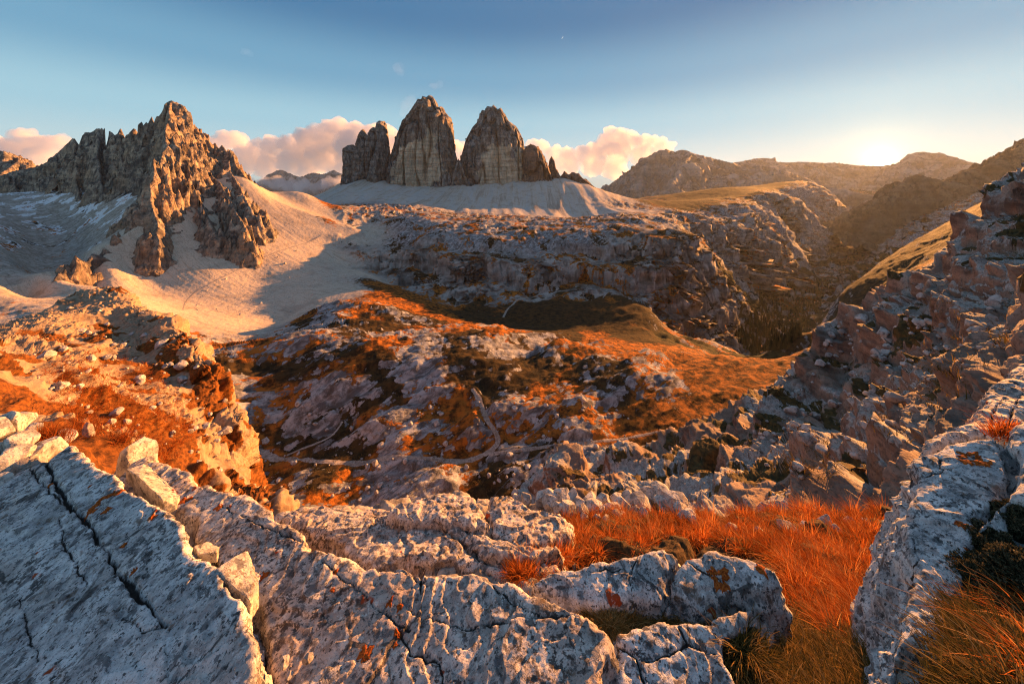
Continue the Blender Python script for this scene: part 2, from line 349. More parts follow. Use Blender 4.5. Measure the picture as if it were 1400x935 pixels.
# knolls of the plateau: (column, row, metres ahead, radius across, radius along, turn, height)
MOUNDS = [(395, 500, 290, 60, 95, 30, 24), (465, 530, 265, 28, 50, 35, 7), (595, 510, 285, 54, 80, 38, 15), (470, 432, 430, 62, 55, 20, 18),
          (640, 470, 355, 44, 80, 45, 8), (720, 560, 250, 38, 55, 55, 10), (790, 500, 315, 50, 36, 70, 9), (860, 520, 290, 48, 40, 60, 6), (420, 655, 190, 28, 22, 60, 6), (560, 655, 188, 36, 22, 70, 5)]
def mounds(X, Y):
    z = np.zeros_like(X)
    for px, row, yy, ra, rb, turn, h in MOUNDS:
        c = P(px, row, yy); a = R(turn); dx = X - c[0]; dy = Y - c[1]
        s = (dx * math.cos(a) - dy * math.sin(a)) / ra; t = (dx * math.sin(a) + dy * math.cos(a)) / rb
        z += h * np.exp(-(s * s + t * t)**1.5)
    return z
def base_z(X, Y):
    Y = np.maximum(Y, 2.7); z = bil(GT, X / Y, np.log(Y)) * Y + mounds(X, Y)
    a = apron(X, Y); w = sstep(400, 440, Y) * sstep(960, 900, Y) * sstep(-160, -140, a) * sstep(CREST_X - 60, CREST_X - 20, X); k = 6.0
    return z + w * (np.maximum(z, a) + k * np.log1p(np.exp(-np.abs(z - a) / k)) * .5 - z)

def hit(px, row, y0=5.0, y1=9000.0):
    """first point of the terrain along the line of sight through a pixel"""
    w = np.linspace(math.log(y0), math.log(y1), 3000); Y = np.exp(w); X = (px - CX) / F * Y
    t = base_z(X, Y) / Y; k = np.argmax(t >= (HZ - row) / F)
    return np.array([X[k], Y[k], base_z(X[k:k + 1], Y[k:k + 1])[0]])

PATHS = {  # name: (width in metres, start distance, pixels)
 'plateau_track': (3.4, 120, [(335, 606), (362, 620), (390, 628), (440, 634), (500, 632), (550, 624), (600, 630), (640, 630), (668, 619), (683, 604), (676, 588), (662, 572), (658, 550), (646, 530)]),
 'plateau_path': (2.2, 120, [(668, 621), (700, 616), (740, 612), (800, 606), (850, 600), (900, 590)]),
 'knoll_path': (1.8, 120, [(392, 622), (430, 607), (455, 595), (468, 575)]),
 'scree_path': (2.6, 300, [(250, 424), (255, 405), (290, 386), (330, 366), (365, 350), (400, 338), (440, 322)]),
 'wall_path': (4.0, 430, [(688, 434), (694, 422), (708, 411), (740, 392), (770, 375), (800, 360), (815, 350), (850, 338), (880, 322)]),
}
PATH_PTS = {}
def densify(pts, step):
    out = [pts[0]]
    for a, b in zip(pts[:-1], pts[1:]):
        n = max(1, int(np.linalg.norm(b[:2] - a[:2]) / step))
        out += [a + (b - a) * k / n for k in range(1, n + 1)]
    return np.array(out)
def smooth_line(p, it=2):
    p = np.array(p, float)
    for _ in range(it):
        q = [p[0]]
        for a, b in zip(p[:-1], p[1:]): q += [a * .75 + b * .25, a * .25 + b * .75]
        p = np.array(q + [p[-1]])
    return p
for n, (wd, y0, pp) in PATHS.items():
    PATH_PTS[n] = smooth_line([hit(a, b, y0) for a, b in pp])
def path_clear(X, Y):
    k = np.ones_like(X)
    for n, pts in PATH_PTS.items():
        wd = PATHS[n][0]; m = (X > pts[:, 0].min() - 20) & (X < pts[:, 0].max() + 20) & (Y > pts[:, 1].min() - 20) & (Y < pts[:, 1].max() + 20)
        if m.any():
            d, _ = poly_dist(X[m], Y[m], pts); k[m] = np.minimum(k[m], sstep(wd * 0.6, wd * 2.2, d))
    return k
def terrain_detail(X, Y, zb, Z):
    """height of the roughness of every kind of ground"""
    c, s = math.cos(R(38)), math.sin(R(38))
    U = X * c + Y * s; V = -X * s + Y * c                    # along / across the run of the limestone beds
    p3 = lambda a, b, k=0.0: np.stack([U / a, V / b, np.full_like(X, k)], 1)
    roll = ridged(p3(150, 60), 3) * 8 + fbm(p3(70, 26, 5.0), 3) * 5.0
    beds = ridged(p3(60, 14, 9.0), 4) * 2.4
    fine = fbm(p3(9, 6, 2.0), 4) * 1.0
    h = Z['p'] * (roll * 0.8 + beds + fine)
    iso = np.stack([X, Y, zb], 1)
    cl = ridged(iso / 85, 5) * 14 + fbm(iso / np.array([22, 22, 9]), 4) * 4.5
    h += (Z['c'] * 1.0) * cl
    h += Z['b'] * (ridged(p3(110, 50, 3.0), 5) * 6 + ridged(iso / 24, 4) * 3.0)
    h += Z['g'] * (fbm(iso / 90, 4) * 3 * sstep(250, 600, Y) + fbm(iso / 30, 4) * 0.9 + ridged(p3(60, 16, 4.), 4) * 1.6)
    h += Z['v'] * (ridged(iso / 260, 5) * 26 * sstep(350, 900, Y) + fbm(iso / 20, 4) * 4)
    h += Z['d'] * (fbm(iso / 60, 5) * 3.2 + ridged(iso / 35, 4) * 1.4)
    # runnels down the scree: noise stretched along the fall line
    sx, sy = 0.92, -0.38
    R1 = (X * sx + Y * sy); R2 = (-X * sy + Y * sx)
    ru = fbm(np.stack([R1 / 160, R2 / 6, zb * 0], 1), 4) * 0.32 + fbm(iso / 5, 3) * 0.3 + ridged(iso / 45, 3) * 0.5
    ru2 = ridged(np.stack([X / 130, Y / 900, zb * 0], 1), 2) * 9 + fbm(np.stack([X / 30 + Y / 300, Y / 260, zb * 0], 1), 5) * 2.0      # below the three towers the fall line points at the camera
    far = sstep(900, 1250, Y)
    h += Z['s'] * (ru * (1 - far) + ru2 * far)
    return h * sstep(3, 40, Y)

def build_terrain():
    # rows of vertices spread evenly over what can be seen
    rows = np.empty((NU, 1)); ND = 980
    fu = np.linspace((PX0 - CX) / F, (PX1 - CX) / F, 1240)
    zz = base_z((GU * np.exp(GW)).ravel(), np.exp(GW).ravel()).reshape(NU, NW) / np.exp(GW)
    dr = np.diff(zz, axis=1) * F
    vis = np.where(dr > 0, 1.0, 0.45) * np.where(np.exp(gw[:-1])[None] < 90, 0.35, 1.0)
    ds = np.sqrt((dr * vis)**2 + (60 * np.diff(gw))[None]**2)
    cs = np.concatenate([np.zeros((NU, 1)), np.cumsum(ds, 1)], 1); cs /= cs[:, -1:]
    k = np.exp(-0.5 * (np.arange(-12, 13) / 5.0)**2); k /= k.sum()
    cs = np.apply_along_axis(lambda a: np.convolve(np.pad(a, 12, 'edge'), k, 'valid'), 0, cs)
    t = np.linspace(0, 1, ND)
    LWs = np.stack([np.interp(t, cs[i], gw) for i in range(NU)])
    fi = (fu - gu[0]) / (gu[1] - gu[0]); i0 = np.clip(fi.astype(int), 0, NU - 2); a = (fi - i0)[:, None]
    LW = LWs[i0] * (1 - a) + LWs[i0 + 1] * a
    U = np.repeat(fu[:, None], ND, 1); Y = np.exp(LW); X = U * Y
    Xf, Yf = X.ravel(), Y.ravel(); zb = base_z(Xf, Yf)
    Z = {q: bil(g, U.ravel(), LW.ravel()) for q, g in GZ.items()}
    clear = path_clear(Xf, Yf)
    h = terrain_detail(Xf, Yf, zb, Z) * (0.15 + 0.85 * clear)
    V = np.stack([Xf, Yf, zb + h], 1)
    n = grid_normals(V.reshape(len(fu), ND, 3)).reshape(-1, 3)
    n *= np.sign(n[:, 2:3] + 1e-9)
    # crags: push steep ground in and out along its own normal
    steep = sstep(0.75, 0.45, n[:, 2]) * (Z['c'] + Z['b'] * .6 + Z['v'] * .4 + Z['p'] * 0.3)
    amp = np.clip(Yf / 100, 0.3, 7)
    V = V + n * (steep * amp * fbm(V / (amp * 4.0)[:, None], 4))[:, None]
    # ledges: the beds stand out as steps
    zt = V[:, 2] + fbm(np.stack([Xf / 160, Yf / 160, zb * 0], 1), 4) * 22
    for hs, am in ((46.0, 0.62), (15.0, 0.40)):
        fr = zt / hs - np.floor(zt / hs); st_ = (np.floor(zt / hs) + sstep(0.30, 0.62, fr)) * hs
        V[:, 2] += (st_ - zt) * am * np.clip(Z['c'] * 1.2 + Z['b'] * 0.35 + Z['v'] * 0.55 * sstep(700, 1200, Yf), 0, 1) * sstep(300, 600, Yf); zt = zt + (st_ - zt) * am
    bigr = (ridged(np.stack([Xf / 240, Yf / 240, V[:, 2] / 900], 1), 5) - 0.3) * 58 * sstep(750, 1500, Yf) * sstep(0.97, 0.85, n[:, 2])
    n = grid_normals(V.reshape(len(fu), ND, 3)).reshape(-1, 3); n *= np.sign(n[:, 2:3] + 1e-9)
    but = ridged(np.stack([Xf / 75, Yf / 75, V[:, 2] / 400], 1), 4) * 17 + ridged(np.stack([Xf / 24, Yf / 24, V[:, 2] / 110], 1), 3) * 5
    led = fbm(np.stack([Xf / 260, Yf / 260, V[:, 2] / 13], 1), 4) * 5
    hz = n * np.array([1, 1, 0.15]); hz /= np.linalg.norm(hz, axis=1)[:, None] + 1e-9
    V = V + hz * (Z['c'] * sstep(0.92, 0.72, n[:, 2]) * sstep(300, 600, Yf) * (but + led))[:, None] + hz * (bigr * np.clip(Z['c'] + Z['v'] * .8 + Z['b'] * .6, 0, 1))[:, None]
    n = grid_normals(V.reshape(len(fu), ND, 3)).reshape(-1, 3); n *= np.sign(n[:, 2:3] + 1e-9)
    slope = 1 - n[:, 2]
    nz = fbm(np.stack([Xf / 38, Yf / 38, zb / 38], 1), 5); n2 = fbm(np.stack([Xf / 9, Yf / 9, zb / 9], 1), 4)
    bedn = ridged(np.stack([(Xf * .79 + Yf * .62) / 60, (-Xf * .62 + Yf * .79) / 15, zb * 0], 1), 4)
    grass = Z['g'] * (0.95 - slope) + Z['p'] * (0.67 + nz * .65 + n2 * .35 - slope * 0.9 - h * 0.035 - bedn * 0.22) + Z['b'] * (0.45 + nz * .7 + n2 * .3 - slope * 1.0) \
        + Z['c'] * (0.48 + nz * .8 + n2 * .35 - slope * 0.75) + Z['v'] * (0.75 + nz * .6 - slope * .8) + Z['d'] * (.15 + nz * .5)
    dry = sstep(-0.3, 0.4, fbm(np.stack([Xf / 80 + 7, Yf / 80, zb * 0], 1), 3) + 0.1)
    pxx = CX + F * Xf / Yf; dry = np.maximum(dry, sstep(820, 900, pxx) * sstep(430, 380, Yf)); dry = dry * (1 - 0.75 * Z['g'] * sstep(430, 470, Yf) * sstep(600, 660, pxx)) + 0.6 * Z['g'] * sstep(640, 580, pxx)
    scree = Z['s'] + Z['d'] * .4
    snow = Z['d'] * sstep(-0.2, 0.5, nz + 0.35 * n2 + (zb + 60) / 120)
    forest = Z['v'] * sstep(0.0, 0.35, nz + .35)
    wood = np.clip(forest, 0, 1) * sstep(250, 500, Yf)
    faces = grid_faces(len(fu), ND)
    o = link_mesh('terrain', V, faces, terrain_material(), dict(grass=np.clip(grass, 0, 1), scree=np.clip(scree, 0, 1), snow=np.clip(snow, 0, 1), wood=wood, cliff=np.clip(Z['c'] + Z['v'] * .5, 0, 1), dry=dry, far=sstep(900, 1250, Yf)))
    structure(o)
    return V.reshape(len(fu), ND, 3)

def terrain_material():
    b = NB('terrain_ground')
    near = b.noise(b.scalepos(1 / 6.0), 1.0, 10, 0.66); mid = b.noise(b.scalepos(1 / 40.0), 1.0, 10, 0.66, 0.4); fine = b.noise(b.scalepos(1 / 1.3), 1.0, 7, 0.68)
    bed = b.noise(b.along(R(38), 17, 6, 12), 1.0, 11, 0.70, 0.7)
    rock = b.mix(b.ramp(bed, 0.38, 0.60), (0.105, 0.102, 0.104), (0.38, 0.38, 0.385))
    rock = b.mix(b.ramp(near, 0.47, 0.62, 0, 0.75), rock, (0.07, 0.062, 0.055))
    band = b.noise(b.scalepos(1 / 120, 1 / 120, 1 / 14), 1.0, 9, 0.66, 0.5)
    cliff = b.mix(b.ramp(b.math('ADD', b.math('MULTIPLY', band, 0.45), b.math('MULTIPLY', mid, 0.55)), 0.40, 0.60), (0.12, 0.108, 0.095), (0.40, 0.365, 0.325))
    streak = b.noise(b.scalepos(1 / 12, 1 / 12, 1 / 90), 1.0, 8, 0.66, 0.3)
    cliff = b.mix(b.ramp(streak, 0.47, 0.62, 0, .7), cliff, (0.085, 0.075, 0.065))
    cliff = b.mix(b.ramp(streak, 0.44, 0.34, 0, .6), cliff, (0.42, 0.395, 0.37))
    c = b.mix(b.attr('cliff'), rock, cliff)
    rill = b.noise(b.along(R(-22.5), 55, 4.5, 60), 1.0, 10, 0.72, 0.5)
    scr = b.mix(b.ramp(rill, 0.34, 0.50), (0.40, 0.315, 0.225), (0.54, 0.445, 0.345))
    fan = b.math('ADD', b.math('MULTIPLY', b.noise(b.scalepos(1 / 20, 1 / 330, 1 / 500), 1.0, 10, 0.72, 1.2), 0.55), b.math('MULTIPLY', b.noise(b.scalepos(1 / 95, 1 / 420, 1 / 600), 1.0, 8, 0.66, 1.5), 0.45))
    scr = b.mix(b.math('MULTIPLY', b.attr('far'), b.ramp(fan, 0.40, 0.60)), scr, (0.47, 0.45, 0.43)); scr = b.mix(b.math('MULTIPLY', b.attr('far'), b.ramp(fan, 0.50, 0.36, 0, .8)), scr, (0.19, 0.175, 0.165))
    scr = b.mix(b.ramp(mid, 0.52, 0.64, 0, 0.35), scr, (0.22, 0.165, 0.12))
    scr = b.mix(b.ramp(rill, 0.55, 0.62, 0, 0.5), scr, (0.22, 0.17, 0.125)); scr = b.mix(b.ramp(near, 0.56, 0.64, 0, 0.4), scr, (0.26, 0.21, 0.16))
    scr = b.mix(b.ramp(fine, 0.54, 0.62, 0, 0.7), scr, (0.16, 0.13, 0.10))
    c = b.mix(b.attr('scree'), c, scr)
    sn = b.ramp(b.math('ADD', b.attr('snow'), b.math('MULTIPLY', b.math('SUBTRACT', b.noise(b.along(R(-10), 14, 60, 60), 1.0, 9, 0.7), 0.5), 1.9)), 0.50, 0.80, 0, 0.72)
    c = b.mix(sn, c, (0.74, 0.77, 0.82))
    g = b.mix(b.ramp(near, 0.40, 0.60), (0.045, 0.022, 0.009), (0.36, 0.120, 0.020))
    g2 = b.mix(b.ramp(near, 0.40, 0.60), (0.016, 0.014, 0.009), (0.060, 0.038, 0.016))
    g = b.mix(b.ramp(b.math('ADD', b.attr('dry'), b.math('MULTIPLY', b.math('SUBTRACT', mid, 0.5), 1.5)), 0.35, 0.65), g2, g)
    gm = b.math('ADD', b.attr('grass'), b.math('ADD', b.math('MULTIPLY', b.math('SUBTRACT', near, 0.5), 1.5), b.math('MULTIPLY', b.math('SUBTRACT', bed, 0.5), 1.3)))
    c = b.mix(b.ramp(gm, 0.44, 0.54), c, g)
    wd = b.mix(b.ramp(b.noise(b.scalepos(1 / 12), 1.0, 6, 0.65), 0.42, 0.58), (0.012, 0.016, 0.009), (0.055, 0.045, 0.018))
    wm = b.ramp(b.math('ADD', b.attr('wood'), b.math('MULTIPLY', b.math('SUBTRACT', mid, 0.5), 1.6)), 0.45, 0.6)
    c = b.mix(wm, c, wd)
    h = b.math('ADD', b.math('MULTIPLY', near, 1.0), b.math('MULTIPLY', fine, 0.3))
    h = b.math('ADD', h, b.math('MULTIPLY', bed, b.math('SUBTRACT', 1.2, b.math('MULTIPLY', b.attr('scree'), 1.2))))
    return b.finish(c, h, 0.5, 2.0, 0.95, 0.05)

TV = build_terrain()
def ground_z(x, y):
    """height of the finished terrain mesh at a spot (nearest vertices)"""
    u = x / y; i = int(round((u - TV[0, 0, 0] / TV[0, 0, 1]) / ((TV[-1, 0, 0] / TV[-1, 0, 1] - TV[0, 0, 0] / TV[0, 0, 1])) * (TV.shape[0] - 1)))
    i = min(max(i, 0), TV.shape[0] - 1); c = TV[i]; return float(np.interp(y, c[:, 1], c[:, 2]))
def see_ground(px, row, y0=100.0):
    """spot of the finished terrain in the line of sight"""
    i = int(round((px - PX0) / (PX1 - PX0) * (TV.shape[0] - 1))); c = TV[min(max(i, 0), TV.shape[0] - 1)]
    k = np.argmax((c[:, 2] / c[:, 1] >= (HZ - row) / F) & (c[:, 1] > y0)); return c[k].copy()

def build_paths():
    b = NB('trodden_gravel'); n = b.noise(b.scalepos(1 / 1.5), 1.0, 8, 0.65); n2 = b.noise(b.scalepos(1 / 18), 1.0, 4)
    c = b.mix(b.ramp(n, 0.35, 0.65), (0.21, 0.175, 0.15), (0.40, 0.35, 0.305)); c = b.mix(b.ramp(n2, .45, .7, 0, .5), c, (0.22, 0.15, 0.10))
    m = b.finish(c, n, 0.5, 0.2, 0.95, 0.05)
    for name, pts in PATH_PTS.items():
        wd = PATHS[name][0]; p = densify(pts, 1.6); t = np.gradient(p[:, :2], axis=0); t /= np.linalg.norm(t, axis=1)[:, None] + 1e-9
        nn = np.stack([-t[:, 1], t[:, 0]], 1); V = []
        wob = fbm(np.stack([p[:, 0] / 7, p[:, 1] / 7, p[:, 2] * 0], 1), 4) * 0.5 + 0.95
        for s in np.linspace(-0.5, 0.5, 7):
            rag = fbm(np.stack([p[:, 0] / 2.2 + s * 9, p[:, 1] / 2.2, p[:, 2] * 0], 1), 3) * 0.22 * abs(2 * s)
            q = p[:, :2] + nn * (s * wd * (wob + rag))[:, None]
            z = np.array([ground_z(x, y) for x, y in q]) + 0.16 * (1 - (2 * s)**2) - 0.02
            V.append(np.column_stack([q, z]))
        V = np.stack(V, 1); o = link_mesh(name, V.reshape(-1, 3), grid_faces(*V.shape[:2]), m); structure(o)
build_paths()

# ------------------------------------------------------------------ mountains as ridges: crest lines in plan with steep flanks
def ridge_field(X, Y, crests):
    """height of the highest flank and distance to its crest: crests = list of (points, steepness, curve)"""
    H = np.full(X.shape, -1e4); D = np.full(X.shape, 1e4)
    for pts, k, kl in crests:
        pts = np.asarray(pts)
        if len(pts) == 1: d = np.hypot(X - pts[0, 0], Y - pts[0, 1]); h = pts[0, 2] - k * d
        else:
            d, v, sd_ = poly_dist(X, Y, pts[:, :2], pts[:, 2], True); h = v - np.where(sd_ < 0, k * kl, k) * d
        D = np.where(h > H, d, D); H = np.maximum(H, h)
    return H, D
def ridge_mountain(name, crests, x0, x1, y0, y1, step, rough, mat, floor=None, flute=1.0, spires=0):
    nx = int((x1 - x0) / step) + 1; ny = int((y1 - y0) / step) + 1
    X, Y = np.meshgrid(np.linspace(x0, x1, nx), np.linspace(y0, y1, ny), indexing='ij'); sh = X.shape
    Xf, Yf = X.ravel(), Y.ravel()
    H0, D0 = ridge_field(Xf, Yf, crests)
    zf = base_z(Xf, Yf) if floor is None else np.full_like(H0, floor)
    if spires:
        r = random.Random(3); ok = np.nonzero((H0 - zf > 14) & (D0 > 5) & (D0 < 70) & (Xf > -800))[0]
        crests = crests + [([np.array([Xf[i], Yf[i], H0[i] + r.uniform(6, 24)])], r.uniform(2.6, 4.2), 1.0) for i in r.sample(list(ok), spires)]
        H0, D0 = ridge_field(Xf, Yf, crests)
    wq = np.stack([Xf / (rough * 4), Yf / (rough * 4), Xf * 0], 1); wa = rough * 1.3 * (0.22 + 0.78 * sstep(0, rough * 1.6, D0))
    H, D = ridge_field(Xf + fbm(wq, 4) * wa, Yf + fbm(wq + 50, 4) * wa, crests)
    z0 = zf
    iso = np.stack([Xf, Yf, H * 0.2], 1)
    fl = (ridged(iso / (rough * 2.6), 5) - 0.35) * rough * 1.6 * flute + fbm(iso / rough, 4) * rough * 0.25
    H = H + fl * sstep(0, rough * 1.2, D) * sstep(-rough, rough * 2, H - z0) + fbm(iso / (rough * .5), 3) * rough * .10
    V = np.stack([Xf, Yf, H], 1)
    n = grid_normals(V.reshape(*sh, 3)).reshape(-1, 3); n *= np.sign(n[:, 2:3] + 1e-9)
    st = sstep(0.85, 0.5, n[:, 2]) * sstep(0, rough, D)
    V = V + n * (st * rough * 0.35 * (ridged(V / np.array([rough * 1.1, rough * 1.1, rough * 4]), 4) + 0.6 * fbm(V / np.array([rough * 6, rough * 6, rough * .55]), 3)))[:, None]
    keep = V[:, 2] > z0 - max(4, rough * 0.6)
    n = grid_normals(V.reshape(*sh, 3)).reshape(-1, 3); n *= np.sign(n[:, 2:3] + 1e-9)
    V2, f2, at = compact(V, grid_faces(*sh), keep, dict(flat=n[:, 2], above=np.clip((V[:, 2] - z0) / 60, 0, 1)))
    c = np.array([V2[:, 0].mean(), V2[:, 1].mean(), V2[:, 2].min()])
    return link_mesh(name, V2, f2, mat, at, origin=c)

M_TOWER = rock_material('tower_limestone', (0.36, 0.325, 0.30), (0.12, 0.11, 0.105), (0.29, 0.22, 0.165), 24, 0.9, streak=True, speck=0.4, strata=0.15, pale_low=(0, 185, (0.70, 0.56, 0.41)))
M_REDTOWER = rock_material('red_limestone', (0.30, 0.20, 0.15), (0.13, 0.10, 0.085), (0.27, 0.15, 0.10), 22, 0.75, streak=True, speck=0.25, strata=0.4)
M_MASSIF = rock_material('massif_dolomite', (0.42, 0.34, 0.265), (0.105, 0.095, 0.09), (0.36, 0.245, 0.16), 13, 0.9, streak=True, speck=0.4, strata=0.3)

def massif():
    sky = [(-140, 330), (-60, 285), (0, 240), (14, 235), (51, 227), (68, 220), (84, 203), (99, 188), (107, 200), (116, 192), (128, 182), (133, 175), (139, 175), (142, 200), (146, 199), (148, 179), (152, 180), (156, 199), (160, 186), (164, 175), (169, 184), (175, 206), (178, 184), (183, 175), (189, 184), (197, 206), (202, 169), (208, 158), (213, 171), (219, 154), (226, 140), (233, 137), (240, 143)]
    n = len(sky); back = [P(a, b, 1000 - 100 * (i / (n - 1)) + 8 * math.sin(i * 2.1)) for i, (a, b) in enumerate(sky)]
    main = [P(240, 143, 900), P(246, 158, 893), P(253, 170, 886), P(260, 186, 878), P(270, 203, 868), P(279, 219, 860), P(290, 236, 850), P(300, 250, 845)]
    rear = [P(268, 215, 960), P(275, 199, 955), P(286, 198, 950), P(294, 195, 945), P(300, 203, 940), P(305, 198, 938), P(310, 207, 932), P(317, 206, 925), P(320, 220, 915), P(325, 228, 905), P(329, 232, 895), P(336, 243, 885), P(345, 254, 865)]
    spur = [P(233, 137, 900), P(229, 162, 830), P(225, 192, 760), P(217, 226, 700), P(210, 215, 680), P(207, 230, 662), P(205, 252, 650), P(203, 258, 645), P(199, 275, 636), P(194, 263, 630), P(190, 284, 622), P(184, 284, 614), P(179, 306, 606), P(173, 311, 600), P(166, 326, 592), P(160, 315, 586), P(156, 327, 578), P(151, 317, 571), P(144, 346, 560), P(136, 338, 549), P(130, 350, 540), P(124, 346, 531), P(116, 357, 520), P(108, 352, 510), P(100, 363, 500), P(91, 361, 487), P(84, 372, 477), P(74, 372, 464), P(66, 392, 450)]
    pinn = [P(204, 248, 650), P(208, 276, 632), P(212, 302, 608), P(217, 330, 575)]
    ra = [P(243, 165, 885), P(249, 200, 850), P(254, 228, 815), P(262, 250, 770), P(272, 275, 720), P(285, 300, 670), P(292, 318, 640)]
    rb = [P(285, 230, 850), P(297, 248, 815), P(310, 266, 765), P(322, 286, 715), P(333, 308, 655)]
    rc = [P(310, 212, 925), P(318, 240, 870), P(330, 260, 800), P(345, 285, 720)]
    rd = [P(213, 232, 682), P(222, 253, 664), P(234, 276, 640), P(246, 303, 603), P(256, 328, 563), P(264, 347, 530)]
    re_ = [P(226, 258, 656), P(230, 285, 628), P(234, 310, 596), P(240, 336, 558)]
    low = [P(265, 258, 755), P(270, 286, 695), P(276, 308, 655)]
    lefts = []
    for a, b, y in ((100, 188, 975), (133, 176, 955), (164, 176, 940), (184, 176, 930), (208, 160, 915), (60, 224, 985), (20, 236, 990)):
        lefts.append([P(a, b, y), P(a + 2, b + 28, y - 60), P(a + 4, b + 55, y - 110), P(a + 8, b + 82, y - 160)])
    cr = [(back, 1.9, 1.0), (main, 1.9, 1.0), (rear, 1.8, 1.0), (spur, 1.25, 4.5), (pinn, 2.2, 1.0), (ra, 1.7, 1.0), (rb, 1.7, 1.0), (rc, 1.6, 1.0), (low, 2.6, 1.0)] + [(l, 3.4, 1.0) for l in lefts]
    o = ridge_mountain('rocky_peak', cr, -1750, -420, 440, 1120, 2.3, 13.0, M_MASSIF, spires=150)
    tag(o, 'jagged many-spired peak, sunlit orange on its right side and grey on the left', 'mountain')
massif()

# ------------------------------------------------------------------ the three towers and their smaller neighbours: upright slabs of rock
def tower(name, label, outline, base_row, Y, thick, mat, seed, step=3.0, flute=1.0, round_r=70, pale=None):
    oz = 0.0
    pts = np.array([[P(a, b, Y)[0], P(a, b, Y)[2]] for a, b in outline])
    zb = P(0, base_row, Y)[2] - 45
    left = np.array([[pts[0, 0] - 4, zb]]); right = np.array([[pts[-1, 0] + 4, zb]])
    line = np.concatenate([left, pts, right])
    q = [line[0]]
    for a, b in zip(line[:-1], line[1:]):
        L = np.linalg.norm(b - a); k = max(1, int(L / step)); q += [a + (b - a) * i / k for i in range(1, k + 1)]
    q = np.array(q)
    jag = fbm(np.stack([q[:, 0] / 20, q[:, 1] / 20, q[:, 0] * 0 + seed], 1), 5) * 6.0
    ctr = np.array([pts[:, 0].mean(), zb + (pts[:, 1].max() - zb) * .4])
    dirn = q - ctr; dirn /= np.linalg.norm(dirn, axis=1)[:, None]
    q = q + dirn * (jag * sstep(zb, zb + 40, q[:, 1]))[:, None]
    NT = int((pts[:, 1].max() - zb) / step * 1.0)
    t = np.linspace(0, 1, NT)
    # shrink the outline towards a spine: every ring of the slab is the outline moved inward, its depth swelling like a pillow
    xs = q[:, 0]; tops = q[:, 1]
    front = []
    Zs = zb + (tops[:, None] - zb) * t[None]; Xs = np.repeat(xs[:, None], NT, 1)
    seg = q[::2] if len(q) > 400 else q
    d = np.full(Xs.size, 1e9); A = Xs.ravel(); B = Zs.ravel()
    for a, b in zip(line[:-1], line[1:]):
        e = b - a; L2 = (e**2).sum() + 1e-9; s = np.clip(((A - a[0]) * e[0] + (B - a[1]) * e[1]) / L2, 0, 1)
        d = np.minimum(d, np.hypot(A - a[0] - s * e[0], B - a[1] - s * e[1]))
    d = d.reshape(Xs.shape); d[:, -1] = 0; d[0] = 0; d[-1] = 0
    r = np.clip(d / round_r, 0, 1); bulge = np.sqrt(np.clip(1 - (1 - r)**2, 0, 1)) * thick
    hgt = (Zs - zb) / (pts[:, 1].max() - zb)
    bulge = bulge * (1.12 - 0.30 * hgt)
    def side(sgn):
        V = np.stack([Xs.ravel(), Y + sgn * bulge.ravel(), Zs.ravel()], 1)
        q3 = V + seed * 37
        fl = ridged(q3 / np.array([62, 62, 420]), 3) * 24 * flute + ridged(q3 / np.array([22, 22, 150]), 4) * 8 * flute + fbm(q3 / np.array([14, 14, 9]), 4) * 2.2
        cr = np.abs(perlin(q3 / np.array([55, 55, 330]) + 3.3)); cr2 = np.abs(perlin(q3 / np.array([24, 24, 120]) + 8.1))
        fl = fl - 30 * np.exp(-(cr / .07)**2) - 8 * np.exp(-(cr2 / .10)**2)
        fl = fl - 5 * np.exp(-(np.abs(perlin(q3 / np.array([260, 260, 42]))) / .07)**2)
        led = fbm(q3 / np.array([150, 150, 13]), 4) * 2.2
        amt = sstep(0, 22, d.ravel())
        V[:, 1] += sgn * (fl + led) * amt
        V[:, 0] += fbm(q3 / np.array([20, 20, 30]), 3) * 2.5 * amt
        return V
    n, m = Xs.shape
    VF = side(-1); VB = side(1)
    # both faces share the outline
    V = np.concatenate([VF, VB]); f = np.concatenate([grid_faces(n, m, True), grid_faces(n, m) + n * m])
    mid = np.zeros(Xs.size)
    if pale:
        pp = np.array([[P(a, b, Y)[0], P(a, b, Y)[2]] for a, b in pale]); A2 = VF[:, 0]; B2 = VF[:, 2]; q4 = np.stack([A2 / 40, B2 / 55, A2 * 0 + seed], 1)
        A2 = A2 + fbm(q4, 5) * 26; B2 = B2 + fbm(q4 + 9, 5) * 34; lp = np.concatenate([pp, pp[:1]]); dd, _ = poly_dist(A2, B2, lp); ins = np.zeros(A2.shape, bool)
        for a, b in zip(lp[:-1], lp[1:]):
            cnd = (a[1] > B2) != (b[1] > B2); ins ^= cnd & (A2 < (b[0] - a[0]) * (B2 - a[1]) / (b[1] - a[1] + 1e-12) + a[0])
        mid = sstep(-7, 7, np.where(ins, dd, -dd))
    c = np.array([xs.mean(), Y, zb])
    o = link_mesh(name, V, f, mat, dict(mid=np.concatenate([mid, mid * 0])), origin=c)
    return tag(o, label, 'rock tower', 'rock towers standing on the scree')
def X_(px, Y): return (px - CX) / F * Y
YT = 1900.0
tower('rock_tower', 'slender grey rock tower with three stepped summits, leftmost of the big towers',
      [(468, 252), (471, 238), (472, 203), (477, 199), (483, 198), (487, 203), (489, 192), (493, 182), (497, 177), (500, 183), (504, 187), (507, 178), (511, 174), (514, 176), (516, 168), (520, 165), (526, 166), (529, 178), (531, 196), (533, 214), (534, 237), (533, 252)], 252, YT, 75, M_TOWER, 1, round_r=55)
